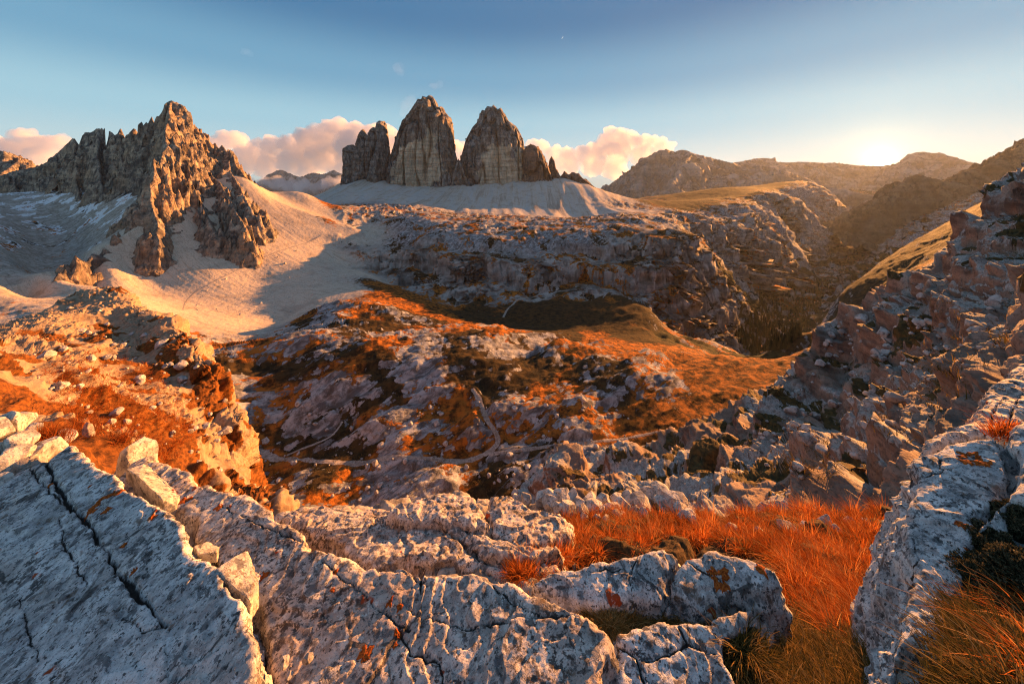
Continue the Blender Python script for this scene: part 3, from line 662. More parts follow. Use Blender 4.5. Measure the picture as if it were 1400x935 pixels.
tower('rock_tower', 'tallest grey rock tower with a pale lower face, left of the domed tower',
      [(532, 252), (533, 237), (536, 215), (544, 186), (552, 167), (557, 160), (563, 152), (569, 143), (573, 136), (577, 137), (579, 132), (585, 134), (588, 131), (593, 133), (597, 140), (600, 148), (605, 146), (610, 155), (617, 162), (620, 178), (621, 203), (625, 219), (629, 237), (631, 252)], 255, YT, 130, M_TOWER, 2, round_r=90, pale=[(544, 262), (548, 232), (556, 208), (570, 202), (584, 190), (596, 184), (604, 192), (605, 215), (613, 236), (606, 246), (590, 262)])
tower('rock_tower', 'domed grey rock tower with a banded cap and pale yellowish lower wall',
      [(627, 254), (629, 237), (631, 214), (637, 192), (646, 175), (653, 167), (656, 158), (659, 151), (663, 152), (666, 146), (672, 147), (675, 144), (681, 150), (685, 148), (690, 156), (696, 166), (706, 174), (712, 184), (716, 194), (717, 204), (718, 243), (718, 254)], 258, YT, 130, M_TOWER, 3, round_r=95, pale=[(653, 265), (658, 238), (668, 206), (682, 203), (692, 199), (697, 214), (704, 224), (709, 208), (718, 200), (722, 265)])
tower('rock_tower', 'small reddish rock tower directly right of the domed tower',
      [(713, 250), (714, 235), (715, 207), (719, 200), (725, 197), (731, 199), (736, 201), (740, 207), (743, 212), (747, 222), (750, 229), (754, 240), (757, 254)], 256, YT - 60, 70, M_REDTOWER, 4, round_r=45)
tower('rock_tower', 'thin reddish pinnacle at the right foot of the small reddish tower',
      [(746, 254), (749, 232), (751, 219), (754, 214), (758, 220), (760, 230), (764, 236), (768, 254)], 258, YT - 20, 40, M_REDTOWER, 5, round_r=25)
tower('rock_tower', 'low reddish rock hump at the right end of the row of towers',
      [(764, 252), (768, 238), (772, 234), (777, 239), (782, 236), (790, 237), (797, 243), (806, 249), (813, 256), (820, 264)], 266, YT - 20, 45, M_REDTOWER, 6, round_r=40)
tower('rock_tower', 'dark rock fin wedged between the tallest tower and the domed tower',
      [(617, 254), (620, 236), (624, 222), (627, 217), (631, 222), (636, 238), (642, 250), (646, 260)], 262, YT - 110, 30, M_TOWER, 7, round_r=30)

# ------------------------------------------------------------------ ranges on the horizon
def far_crest(pts, Y, curve=0.0): return [P(a, b, Y + curve * math.sin(i * 1.7)) for i, (a, b) in enumerate(pts)]
def spurs(crest, n, length, drop, seed, ahead=True):
    r = random.Random(seed); out = []
    for k in range(n):
        i = int((k + 0.5) / n * (len(crest) - 1)); p = crest[i]; a = r.uniform(-0.7, 0.7)
        L = length * r.uniform(.6, 1.2); d = np.array([math.sin(a), -math.cos(a)])
        out.append(([p, np.array([*(p[:2] + d * L * .5), p[2] - drop * .45]), np.array([*(p[:2] + d * L), p[2] - drop * r.uniform(.8, 1.1)])], 0.75, 1.0))
    return out
M_FAR = rock_material('far_dolomite', (0.40, 0.36, 0.33), (0.15, 0.14, 0.12), (0.25, 0.20, 0.15), 170, 0.8, streak=False, speck=0.3, strata=0.5)
M_FARBROWN = rock_material('brown_slope', (0.20, 0.16, 0.11), (0.08, 0.065, 0.045), (0.15, 0.10, 0.055), 60, 0.8, speck=0.3, strata=0.3)
def far(name, label, pts, Y, k, step, rough, mat, nsp, length, drop, seed, wid, floor=-520, behind=700):
    cr = far_crest(pts, Y, rough * 2); xs = [c[0] for c in cr]
    o = ridge_mountain(name, [(cr, k, 1.0)] + spurs(cr, nsp, length, drop, seed), min(xs) - wid, max(xs) + wid, Y - length * 1.5, Y + behind, step, rough, mat, floor=floor)
    return tag(o, label, 'mountain')
far('rocky_mountain', 'broad hazy grey mountain with a ragged crest right of the cloud', [(790, 290), (820, 262), (840, 247), (862, 236), (878, 222), (888, 212), (900, 206), (912, 204), (922, 207), (935, 205), (946, 209), (958, 213), (970, 215), (985, 219), (1000, 222), (1012, 226), (1025, 223), (1040, 226), (1060, 228), (1080, 236), (1110, 246), (1150, 262)], 6000, 0.75, 26, 95, M_FAR, 9, 2000, 560, 11, 500)
far('distant_ridge', 'pale distant ridge along the horizon to the left of the sun', [(900, 240), (980, 226), (1010, 221), (1030, 217), (1048, 216), (1062, 221), (1085, 222), (1105, 221), (1125, 223), (1145, 222), (1170, 226), (1190, 227), (1210, 226), (1235, 226), (1260, 232), (1330, 240)], 8600, 0.5, 42, 90, M_FAR, 9, 1500, 420, 12, 500, behind=600)
far('rocky_mountain', 'hazy flat-topped mountain just right of the sun', [(1195, 246), (1222, 232), (1236, 222), (1246, 212), (1256, 207), (1266, 208), (1276, 210), (1284, 208), (1292, 213), (1302, 214), (1312, 221), (1324, 229), (1338, 238), (1380, 250), (1450, 255)], 7000, 0.8, 32, 80, M_FAR, 7, 1500, 480, 13, 500)
far('mountain_spur', 'brown rocky mountain flank at the right edge below the sunset sky', [(1165, 320), (1190, 300), (1212, 275), (1228, 258), (1240, 243), (1252, 238), (1262, 240), (1276, 246), (1290, 246), (1304, 238), (1318, 234), (1332, 230), (1342, 230), (1350, 234), (1358, 222), (1366, 214), (1376, 209), (1386, 203), (1400, 194), (1440, 175), (1500, 160), (1640, 150)], 2600, 0.8, 11, 36, M_FARBROWN, 8, 900, 330, 14, 200, behind=400)
far('rock_shoulder', 'small golden lit rock shoulder at the left edge behind the grey ridge', [(-90, 240), (-40, 215), (-15, 207), (5, 206), (15, 209), (22, 212), (26, 220), (30, 236), (36, 255)], 1500, 2.6, 5, 22, M_MASSIF, 3, 200, 120, 15, 80, floor=-60, behind=200)
far('distant_peaks', 'small far bluish peaks rising out of the clouds between the jagged peak and the towers', [(345, 262), (362, 246), (370, 238), (378, 233), (386, 232), (394, 236), (402, 240), (410, 242), (420, 238), (430, 236), (440, 238), (450, 235), (457, 232), (464, 237), (480, 240), (520, 250)], 12500, 0.9, 42, 90, M_FAR, 7, 900, 380, 16, 400, floor=-300, behind=500)

# ------------------------------------------------------------------ crags between the camera's ledge and the valley
def crag(name, label, cat, spots, px0, px1, y0, y1, ncol, nrow, rough, mat, masks, low=-1.2, kink=60):
    sp = np.array([[(s[0] - CX) / F, math.log(s[2]), (HZ - s[1]) / F] for s in spots]); eps = 0.05
    w = mq_solve(sp[:, :2], sp[:, 2], eps)
    nu, nw = 140, 500; u = np.linspace((px0 - CX) / F, (px1 - CX) / F, nu); lw = np.linspace(math.log(y0), math.log(y1), nw)
    GUc, GWc = np.meshgrid(u, lw, indexing='ij'); T = mq_eval(w, sp[:, :2], np.stack([GUc.ravel(), GWc.ravel()], 1), eps).reshape(nu, nw)
    dr = np.diff(T, axis=1) * F; vis = np.where(dr > 0, 1.0, 0.35)
    cs = np.concatenate([np.zeros((nu, 1)), np.cumsum(np.sqrt((dr * vis)**2 + (kink * np.diff(lw))[None]**2), 1)], 1); cs /= cs[:, -1:]
    t = np.linspace(0, 1, nrow); LWs = np.stack([np.interp(t, cs[i], lw) for i in range(nu)]); Ts = np.stack([np.interp(LWs[i], lw, T[i]) for i in range(nu)])
    fu = np.linspace(u[0], u[-1], ncol); fi = (fu - u[0]) / (u[1] - u[0]); i0 = np.clip(fi.astype(int), 0, nu - 2); a = (fi - i0)[:, None]
    Y = np.exp(LWs[i0] * (1 - a) + LWs[i0 + 1] * a); TT = Ts[i0] * (1 - a) + Ts[i0 + 1] * a
    V = np.stack([fu[:, None] * Y, Y, TT * Y], -1).reshape(-1, 3); sh = (ncol, nrow)
    def nrm():
        n = grid_normals(V.reshape(*sh, 3)).reshape(-1, 3); return n * np.sign(n[:, 2:3] + 1e-9)
    below = V[:, 2] - base_z(V[:, 0], V[:, 1])
    V, extra = rough(V, nrm)
    n = nrm(); at = dict(flat=n[:, 2]); at.update(masks(V, n)); at.update(extra)
    V2, f2, at = compact(V, grid_faces(*sh), below > low, at)
    c = np.array([V2[:, 0].mean(), V2[:, 1].mean(), V2[:, 2].min()])
    o = link_mesh(name, V2, f2, mat, at, origin=c)
    if cat: tag(o, label, cat)
    return o, V, sh

def blocky(V, nrm, sizes, tilt=(0, 0)):
    """broken rock: blocks of several sizes pushed in and out, cracks between them"""
    for size, amp, sq in sizes:
        n = nrm(); q = V / np.array([size, size, size * sq]); q = q + 0.35 * np.stack([fbm(q * .7 + k * 9, 2) for k in range(3)], 1)
        f1, f2, idv = cells(q); e = sstep(0.0, 0.16, f2 - f1)
        V = V + n * ((idv - 0.5) * amp * 2 * e - (1 - e) * amp * 0.7 + (0.3 - f1) * amp * 0.5)[:, None]
    return V

CRAG_SPOTS = [(1400, 228, 28), (1500, 180, 28), (1600, 120, 28), (1377, 262, 29), (1347, 270, 30), (1323, 300, 32), (1301, 333, 33), (1290, 349, 34), (1273, 365, 36), (1230, 379, 38), (1200, 392, 39), (1175, 409, 40), (1132, 442, 41), (1111, 464, 41), (1112, 517, 36), (1104, 550, 34),
 (1067, 517, 39), (1039, 527, 40), (1015, 537, 41), (981, 572, 40), (930, 586, 40), (916, 622, 36), (885, 620, 38), (844, 601, 38), (827, 616, 36), (807, 633, 35), (765, 624, 36), (740, 634, 34), (728, 655, 32),
 (742, 690, 27), (800, 690, 26), (850, 685, 25), (900, 690, 22), (960, 690, 20), (1040, 700, 15), (1100, 690, 12), (1160, 690, 10.5), (1210, 690, 9), (1250, 650, 8.5), (1290, 600, 8.5), (1330, 570, 8.5), (1400, 500, 8.5), (1500, 420, 8.5),
 (1400, 420, 13), (1400, 395, 17), (1400, 340, 22), (1400, 290, 25), (1340, 390, 21), (1335, 345, 25), (1330, 520, 13), (1340, 460, 16), (1300, 470, 20), (1300, 400, 25), (1290, 375, 30), (1260, 520, 19), (1240, 450, 27), (1200, 440, 33), (1200, 500, 27), (1150, 480, 37), (1150, 540, 29), (1100, 600, 26), (1180, 600, 17), (1240, 590, 13), (1050, 560, 34), (1010, 600, 32), (1050, 640, 21), (960, 640, 28), (860, 650, 31), (780, 660, 31), (1130, 650, 15), (1000, 660, 24),
 # behind the crest it falls away
 (1400, 330, 45), (1500, 300, 45), (1300, 430, 48), (1230, 500, 52), (1175, 560, 54), (1111, 680, 54), (1060, 700, 54), (981, 720, 54), (885, 760, 52), (800, 780, 50), (740, 780, 46), (715, 720, 36), (700, 780, 30), (1400, 430, 70), (1250, 600, 75), (1100, 760, 75), (900, 850, 75), (700, 860, 60), (690, 860, 20), (760, 850, 16), (900, 900, 11), (1050, 920, 8), (1200, 930, 5.5), (1350, 800, 5.0), (1500, 700, 5.0), (1600, 330, 9), (1600, 300, 60)]
def crag_rough(V, nrm):
    n = nrm(); Y = V[:, 1]
    k = sstep(5, 12, Y)
    V = V + n * (k * (ridged(V / np.array([9, 9, 5]), 4) * 0.9 + fbm(V / 3.0, 3) * 0.30))[:, None]
    V0 = V.copy()
    zt = V[:, 2] + 0.22 * V[:, 0] - 0.10 * V[:, 1] + fbm(V / 5.0, 3) * 0.9      # dipping beds weathered into steps
    for hs, am in ((3.0, 0.75), (1.1, 0.6), (0.40, 0.45)):
        fr = zt / hs - np.floor(zt / hs); st_ = (np.floor(zt / hs) + sstep(0.34, 0.58, fr)) * hs; V[:, 2] += k * (st_ - zt) * am * (0.35 + 0.65 * sstep(-.25, .15, fbm(V0 / 6.0 + 20, 2))); zt = zt + (st_ - zt) * am
    V = blocky(V, nrm, [(4.0, 0.24, .5), (1.7, 0.13, .6), (0.7, 0.055, .7), (0.30, 0.022, .8)])
    rub = sstep(-0.05, 0.3, fbm(V0 / np.array([7, 7, 9]), 3) + 0.12)
    n = nrm()
    f1, f2, idv = cells(V / 0.42); st = np.clip(0.5 - f1, 0, .5) * (idv > 0.35)
    f1, f2, id2 = cells(V / 0.9 + 5); st3 = np.clip(0.5 - f1, 0, .5) * (id2 > 0.6)
    V = V + n * (rub * sstep(.35, .7, n[:, 2]) * (st * 0.34 + st3 * .5) + fbm(V / 0.3, 3) * 0.02 + ridged(V / 0.6, 4) * 0.05 * sstep(22, 12, V[:, 1]))[:, None]
    return V, dict(rubble=rub)
def crag_masks(V, n):
    nz = fbm(V / 4.0, 4); g = sstep(-0.05, 0.5, nz - 0.25 + 0.55 * (n[:, 2] - 0.45) + 0.15 * fbm(V / 1.0, 3))
    r = sstep(-0.2, 0.3, fbm(V / 8.0 + 40, 3) + 0.2 + 0.5 * sstep(1180, 1100, CX + F * V[:, 0] / V[:, 1]) - 0.3 * sstep(1250, 1150, CX + F * V[:, 0] / V[:, 1]) * 0)
    return dict(grass=g, red=r)
def crag_material():
    b = NB('crag_rock'); n1 = b.noise(b.scalepos(1 / 2.2), 1.0, 9, 0.65); n2 = b.noise(b.scalepos(1 / .35), 1.0, 7, 0.65)
    n3 = b.noise(b.scalepos(1 / 6, 1 / 6, 1 / 0.8), 1.0, 9, 0.66); n4 = b.noise(b.scalepos(1 / .09), 1.0, 6, 0.68)
    grey = b.mix(b.ramp(n1, 0.35, 0.62), (0.095, 0.082, 0.070), (0.30, 0.262, 0.222))
    red = b.mix(b.ramp(n3, 0.36, 0.62), (0.105, 0.062, 0.043), (0.31, 0.20, 0.14))
    c = b.mix(b.math('MULTIPLY', b.attr('red'), 0.85), grey, red)
    rb = b.mix(b.ramp(n2, 0.35, 0.62), (0.20, 0.185, 0.165), (0.43, 0.405, 0.37))
    c = b.mix(b.math('MULTIPLY', b.attr('rubble'), b.ramp(b.attr('flat'), 0.35, 0.6)), c, rb)
    c = b.mix(b.ramp(n2, 0.54, 0.68, 0, 0.6), c, (0.06, 0.055, 0.05))
    c = b.mix(b.ramp(n4, 0.52, 0.62, 0, 0.6), c, (0.07, 0.06, 0.052))
    g = b.mix(b.ramp(n2, 0.35, 0.65), (0.035, 0.03, 0.014), (0.12, 0.07, 0.022))
    c = b.mix(b.ramp(b.math('ADD', b.attr('grass'), b.math('MULTIPLY', b.math('SUBTRACT', n1, 0.5), 0.9)), 0.42, 0.6), c, g)
    h = b.math('ADD', b.math('MULTIPLY', n2, 0.25), b.math('MULTIPLY', n1, 0.7)); 
    return b.finish(c, h, 0.8, 0.35, 0.92, 0.12)
CRAG, CRAG_V, CRAG_SH = crag('rock_crag', 'rugged reddish and grey rock crag with rubble rising along the right edge', 'crag', CRAG_SPOTS, 660, 1640, 4.8, 80, 900, 820, crag_rough, crag_material(), crag_masks)

KNOLL_SPOTS = [(-60, 470, 46), (0, 450, 50), (50, 433, 60), (89, 410, 68), (127, 397, 75), (151, 397, 76), (178, 404, 75), (205, 428, 70), (240, 436, 66), (257, 451, 61), (267, 460, 59), (284, 497, 54), (301, 517, 51), (318, 538, 48), (320, 562, 45), (337, 589, 42), (340, 620, 39), (339, 640, 36), (331, 660, 33), (378, 668, 33), (390, 700, 30),
 (150, 480, 50), (200, 560, 32), (100, 560, 25), (0, 520, 22), (50, 600, 15), (120, 630, 14), (200, 640, 19), (280, 645, 26), (250, 520, 45), (100, 455, 54), (60, 480, 40), (0, 480, 34), (150, 430, 64), (200, 470, 55), (230, 600, 30), (290, 600, 36), (300, 560, 42), (60, 540, 22), (150, 600, 21), (280, 560, 41), (230, 690, 16), (330, 700, 25), (100, 690, 11), (0, 640, 11), (-100, 600, 12), (-100, 520, 20),
 (0, 500, 75), (60, 480, 95), (140, 470, 110), (200, 520, 105), (257, 560, 95), (320, 690, 85), (345, 700, 60), (360, 740, 48), (400, 780, 60), (-100, 520, 75), (0, 560, 120), (150, 560, 140), (420, 760, 30), (400, 800, 22), (300, 820, 12), (150, 820, 7.5), (0, 800, 7), (-100, 750, 7), (450, 850, 40)]
def knoll_rough(V, nrm):
    n = nrm(); px = CX + F * V[:, 0] / V[:, 1]
    V = V + n * (ridged(V / np.array([11, 11, 8]), 4) * 0.9 + fbm(V / 3.5, 4) * 0.4)[:, None]
    cliff = sstep(215, 290, px + 40 * fbm(V / 9.0, 2))
    V0 = V.copy(); n = nrm()
    B = blocky(V, nrm, [(5.0, 0.55, 1.6), (1.7, 0.25, 1.2)])
    V = V * (1 - cliff[:, None] * .85 - 0.15) + B * (cliff[:, None] * .85 + 0.15)
    n = nrm(); stones = sstep(-0.05, 0.25, fbm(V0 / 7.0, 3) + 0.10 + 0.25 * sstep(520, 440, HZ - F * V0[:, 2] / V0[:, 1]))
    f1, f2, idv = cells(V / 0.75); st = np.clip(0.55 - f1, 0, .5) * (idv > 0.45)
    f1, f2, idv = cells(V / 0.33 + 9); st2 = np.clip(0.5 - f1, 0, .5) * (idv > 0.4)
    V = V + n * (stones * (st * 0.85 + st2 * .3) + fbm(V / 0.5, 3) * 0.04)[:, None]
    return V, dict(rubble=stones, cliff=cliff)
def knoll_masks(V, n):
    nz = fbm(V / 5.0 + 3, 4); px = CX + F * V[:, 0] / V[:, 1]; row = HZ - F * V[:, 2] / V[:, 1]
    g = sstep(-0.25, 0.45, nz + 0.24 + 0.42 * sstep(500, 570, row) * sstep(300, 240, px) - 0.28 - 0.3 * sstep(480, 430, row))
    return dict(grass=g)
def knoll_material():
    b = NB('knoll_rock'); n1 = b.noise(b.scalepos(1 / 2.2), 1.0, 9, 0.65); n2 = b.noise(b.scalepos(1 / .35), 1.0, 7, 0.65)
    st = b.mix(b.ramp(n2, 0.35, 0.62), (0.19, 0.135, 0.085), (0.37, 0.275, 0.185)); rk = b.mix(b.ramp(n1, 0.35, 0.62), (0.17, 0.115, 0.07), (0.34, 0.25, 0.17))
    c = b.mix(b.attr('rubble'), rk, st)
    c = b.mix(b.ramp(n2, 0.56, 0.7, 0, 0.5), c, (0.10, 0.085, 0.07))
    g = b.mix(b.ramp(n2, 0.35, 0.65), (0.07, 0.028, 0.008), (0.21, 0.075, 0.016))
    c = b.mix(b.ramp(b.math('ADD', b.attr('grass'), b.math('MULTIPLY', b.math('SUBTRACT', n1, 0.5), 1.2)), 0.40, 0.60), c, g)
    return b.finish(c, b.math('ADD', b.math('MULTIPLY', n2, 0.25), b.math('MULTIPLY', n1, 0.6)), 0.8, 0.4, 0.92, 0.1)
KNOLL, KNOLL_V, KNOLL_SH = crag('rock_knoll', 'steep stony knoll glowing orange in the sun above the left slab', 'knoll', KNOLL_SPOTS, -220, 480, 6.5, 150, 640, 820, knoll_rough, knoll_material(), knoll_masks)
def see_patch(V, sh, px0, px1, px, row):
    c = V.reshape(*sh, 3)[min(max(int(round((px - px0) / (px1 - px0) * (sh[0] - 1))), 0), sh[0] - 1)]
    return c[np.argmax(c[:, 2] / c[:, 1] >= (HZ - row) / F)].copy()

# ------------------------------------------------------------------ the ledge underfoot
RIM_PX = [-300, 0, 200, 350, 430, 560, 650, 760, 900, 960, 1060, 1200, 1260, 1400, 1700]
RIM_Y = [4.6, 4.6, 4.8, 4.3, 4.2, 4.7, 4.8, 4.6, 4.7, 4.2, 4.15, 4.1, 4.0, 3.9, 3.9]
def ledge_z(X, Y):
    px = CX + F * X / Y; rim = np.interp(px, RIM_PX, RIM_Y); z = -(1.378 + 0.56 * Y) - 0.10
    z = z + 0.5 * sstep(1268, 1335, px) * sstep(3.4, 2.6, Y) + 0.85 * sstep(130, 40, px) * sstep(2.6, 3.3, Y) + 0.17 * sstep(735, 770, px) * sstep(1060, 1030, px) * sstep(1.72, 1.82, Y) * sstep(2.25, 2.1, Y) + 0.35 * sstep(140, 165, px) * sstep(240, 215, px) * sstep(3.6, 4.1, Y)
    over = np.maximum(0, Y - rim); return z - over * 1.35 - 0.9 * over * over / (over + 0.6)
def ledge_mesh():
    ncol, nrow = 760, 520; u = np.linspace((-260 - CX) / F, (1660 - CX) / F, ncol); Y = np.exp(np.linspace(math.log(1.0), math.log(8.5), nrow))
    Yg = np.repeat(Y[None], ncol, 0); X = u[:, None] * Yg; Xf, Yf = X.ravel(), Yg.ravel(); V = np.stack([Xf, Yf, ledge_z(Xf, Yf)], 1)
    def nrm():
        n = grid_normals(V.reshape(ncol, nrow, 3)).reshape(-1, 3); return n * np.sign(n[:, 2:3] + 1e-9)
    V[:, 2] += fbm(V / 0.9, 4) * 0.07
    V = blocky(V, nrm, [(0.8, 0.07, 1.0), (0.25, 0.03, 1.0), (0.09, 0.012, 1.0)])
    px = CX + F * Xf / Yf
    g = sstep(720, 790, px) * sstep(4.5, 4.2, Yf)
    o = link_mesh('ground', V, grid_faces(ncol, nrow), ledge_material(), dict(soil=g)); return structure(o), V.reshape(ncol, nrow, 3)
def ledge_material():
    b = NB('ledge_rubble'); n1 = b.noise(b.scalepos(1 / .25), 1.0, 8, 0.65); n2 = b.noise(b.scalepos(1 / .05), 1.0, 6, 0.65)
    c = b.mix(b.ramp(n1, 0.35, 0.62), (0.15, 0.125, 0.105), (0.38, 0.34, 0.30)); c = b.mix(b.ramp(n2, .52, .66, 0, .6), c, (0.06, 0.05, 0.04))
    s = b.mix(b.ramp(n2, 0.35, 0.65), (0.03, 0.022, 0.012), (0.11, 0.06, 0.025))
    c = b.mix(b.ramp(b.math('ADD', b.attr('soil'), b.math('MULTIPLY', b.math('SUBTRACT', n1, 0.5), 0.8)), .4, .6), c, s)
    return b.finish(c, b.math('ADD', n1, b.math('MULTIPLY', n2, 0.3)), 0.8, 0.05, 0.95, 0.1)
LEDGE, LEDGE_V = ledge_mesh()

# ------------------------------------------------------------------ slabs of pale limestone
def slab_material(name, pale=(0.62, 0.61, 0.60), mid=(0.36, 0.355, 0.355), dark=(0.035, 0.034, 0.035), warm=(0.40, 0.31, 0.25), lichen=0.5, wamt=0.4):
    b = NB(name); p = b.pos
    n0 = b.noise(p, 1.3, 7, 0.62, 0.3); n1 = b.noise(p, 6.0, 10, 0.70, 0.4); n2 = b.noise(p, 24.0, 8, 0.70, 0.3); n3 = b.noise(p, 110.0, 5, 0.65); n4 = b.noise(b.along(R(25), 0.35, 0.16, 0.3), 1.0, 10, .72, .8)
    c = b.mix(b.ramp(n1, 0.40, 0.58), mid, pale); c = b.mix(b.ramp(n0, 0.45, 0.62, 0, wamt), c, warm)
    s1 = b.noise(p, 13.0, 7, 0.66, 0.2); s2 = b.noise(p, 42.0, 5, 0.62)
    c = b.mix(b.ramp(n4, 0.52, 0.60, 0, 0.5), c, tuple(x * 0.6 for x in mid))
    c = b.mix(b.math('MULTIPLY', b.ramp(s1, 0.565, 0.60), 0.8), c, (0.095, 0.095, 0.10)); c = b.mix(b.math('MULTIPLY', b.ramp(s2, 0.585, 0.61), 0.9), c, dark)
    c = b.mix(b.math('MULTIPLY', b.ramp(s1, 0.40, 0.36), 0.6), c, tuple(min(.72, x * 1.25) for x in pale))
    # grey crust lichen in rounded spots, black specks gathered in swarms
    v = b.voro(b.scalepos(1.0), 17.0); vm = b.math('MULTIPLY', b.ramp(b.math('ADD', v, b.math('MULTIPLY', b.math('SUBTRACT', n2, .5), .5)), 0.36, 0.26), b.ramp(b.noise(p, 2.7, 5, .6), 0.46, 0.56))
    c = b.mix(b.math('MULTIPLY', vm, 0.7), c, (0.13, 0.13, 0.135))
    sw = b.ramp(b.noise(p, 1.9, 6, 0.62, 0.6), 0.42, 0.60)
    sp = b.math('MULTIPLY', b.ramp(n2, 0.515, 0.565), b.math('ADD', 0.22, b.math('MULTIPLY', sw, 0.78)))
    c = b.mix(b.math('MULTIPLY', sp, 0.9), c, dark)
    c = b.mix(b.ramp(n3, 0.56, 0.64, 0, 0.6), c, dark)
    br = b.math('MULTIPLY', b.ramp(b.noise(p, 11.0, 7, .7, .4), 0.57, 0.65), 0.75); c = b.mix(br, c, (0.12, 0.075, 0.045))
    li = b.math('MULTIPLY', b.ramp(b.noise(b.scalepos(1.0), 6.0, 3, .5), 0.675 + 0.06 * (1 - lichen), 0.70 + .06 * (1 - lichen)), b.ramp(n2, 0.40, 0.5)); c = b.mix(li, c, (0.30, 0.05, 0.012))
    # hair cracks and the seams of the joints
    cr = b.voro(b.scalepos(1.0), 1.9, 'DISTANCE_TO_EDGE'); cr = b.math('ADD', cr, b.math('MULTIPLY', b.math('SUBTRACT', n1, 0.5), 0.16))
    cm = b.math('MULTIPLY', b.ramp(cr, 0.010, 0.002), b.ramp(n0, 0.45, 0.55)); c = b.mix(b.math('MULTIPLY', cm, 0.8), c, (0.035, 0.033, 0.032))
    c = b.mix(b.ramp(b.attr('crack'), 0.25, 0.8), c, (0.025, 0.022, 0.02))
    h = b.math('ADD', b.math('MULTIPLY', n1, 0.8), b.math('MULTIPLY', n2, 0.26)); h = b.math('ADD', h, b.math('MULTIPLY', n3, 0.06)); h = b.math('SUBTRACT', h, b.math('MULTIPLY', cm, 0.3))
    return b.finish(c, h, 0.75, 0.035, 0.85, 0.25)
M_SLAB = slab_material('pale_slab_limestone'); M_SLABWARM = slab_material('pinkish_slab_limestone', (0.60, 0.545, 0.50), (0.35, 0.30, 0.27), (0.045, 0.036, 0.032), (0.45, 0.32, 0.25), 0.8, 0.6)
M_BLOCK = slab_material('clean_limestone', (0.56, 0.50, 0.43), (0.40, 0.36, 0.31), (0.14, 0.12, 0.10), (0.46, 0.37, 0.28), 0.0, 0.4)

def on_plane(px, row, pl):
    a, b, c = pl; u = (px - CX) / F; Y = c / (-(row - HZ) / F - a * u - b); return np.array([u * Y, Y])
def plane_z(pl, q): return pl[0] * q[0] + pl[1] * q[1] + pl[2]
def slab(name, label, outline, pl, mat, thick=0.5, step=0.008, r=0.05, rough=1.0, cracks=(), chips=0.03, wall=4.0, seed=0, cat='rock slab', edge=0.0, group=None):
    poly = np.array([on_plane(a, b, pl) for a, b in outline]); loop = np.concatenate([poly, poly[:1]])
    m = thick / wall + 0.12; lo = poly.min(0) - m; hi = poly.max(0) + m
    lo[1] = max(lo[1], 0.55)
    nx = int((hi[0] - lo[0]) / step) + 1; ny = int((hi[1] - lo[1]) / step) + 1
    X, Y = np.meshgrid(np.linspace(lo[0], hi[0], nx), np.linspace(lo[1], hi[1], ny), indexing='ij'); Xf, Yf = X.ravel(), Y.ravel()
    d, _ = poly_dist(Xf, Yf, loop)
    ins = np.zeros(Xf.shape, bool)
    for a, b in zip(loop[:-1], loop[1:]):
        cnd = (a[1] > Yf) != (b[1] > Yf); xi = (b[0] - a[0]) * (Yf - a[1]) / (b[1] - a[1] + 1e-12) + a[0]; ins ^= cnd & (Xf < xi)
    d = np.where(ins, d, -d)
    q = np.stack([Xf, Yf, np.zeros_like(Xf) + seed * 3.1], 1)
    d = d + fbm(q / 0.5, 5, gain=.55) * 0.04 * rough - chips * np.clip(fbm(q / 0.33 + 4, 3), 0, 1) * 1.1
    t = np.clip(1 - d / r, 0, 1); h = np.where(d > 0, -r * (1 - np.sqrt(np.clip(1 - t * t, 0, 1))), -r + wall * d)
    inside = sstep(-0.03, 0.06, d)
    steps = fbm(q / 0.8, 3)
    surf = fbm(q / 0.8, 3) * 0.022 + fbm(q / 0.16, 5) * 0.010 + (np.round(steps * 4.0) / 4.0 - steps) * 0.055 + np.clip(fbm(q / 0.05, 3) - .15, 0, 1) * -0.008
    h = h + surf * inside * rough
    cm = np.zeros_like(Xf)
    for cl in cracks:
        wd, dp, pts = cl; cp = np.array([on_plane(a, b, pl) for a, b in pts]); dd, _ = poly_dist(Xf + fbm(q / 0.09, 3) * 0.012, Yf + fbm(q / 0.09 + 7, 3) * 0.012, cp)
        wv = wd * np.clip(0.8 + 1.0 * fbm(q / 0.22 + 31, 3), .12, 1.3); tt = np.clip(1 - dd / wv, 0, 1); h -= dp * sstep(0, 1, tt); cm = np.maximum(cm, sstep(0.25, 0.8, tt))
    z = pl[0] * Xf + pl[1] * Yf + pl[2] + h; V = np.stack([Xf, Yf, z], 1)
    n = grid_normals(V.reshape(nx, ny, 3)).reshape(-1, 3); n *= np.sign(n[:, 2:3] + 1e-9)
    side = sstep(0.03, -0.02, d)
    V = V + n * (side * (ridged(V / np.array([0.25, 0.25, 0.12]) + seed, 4) * 0.03 + fbm(V / 0.07, 3) * 0.008) * rough)[:, None]
    V2, f2, at = compact(V, grid_faces(nx, ny), h > -thick, dict(crack=cm, side=side))
    c = np.array([poly[:, 0].mean(), poly[:, 1].mean(), V2[:, 2].min()])
    o = link_mesh(name, V2, f2, mat, at, origin=c); tag(o, label, cat, group)
    o['_'] = 0; del o['_']
    SURF[o.name] = (V.reshape(nx, ny, 3), lo, hi); return o
SURF = {}
def slab_z(o, x, y):
    V, lo, hi = SURF[o.name]; i = int(round((x - lo[0]) / (hi[0] - lo[0]) * (V.shape[0] - 1))); j = int(round((y - lo[1]) / (hi[1] - lo[1]) * (V.shape[1] - 1)))
    return V[min(max(i, 0), V.shape[0] - 1), min(max(j, 0), V.shape[1] - 1), 2]

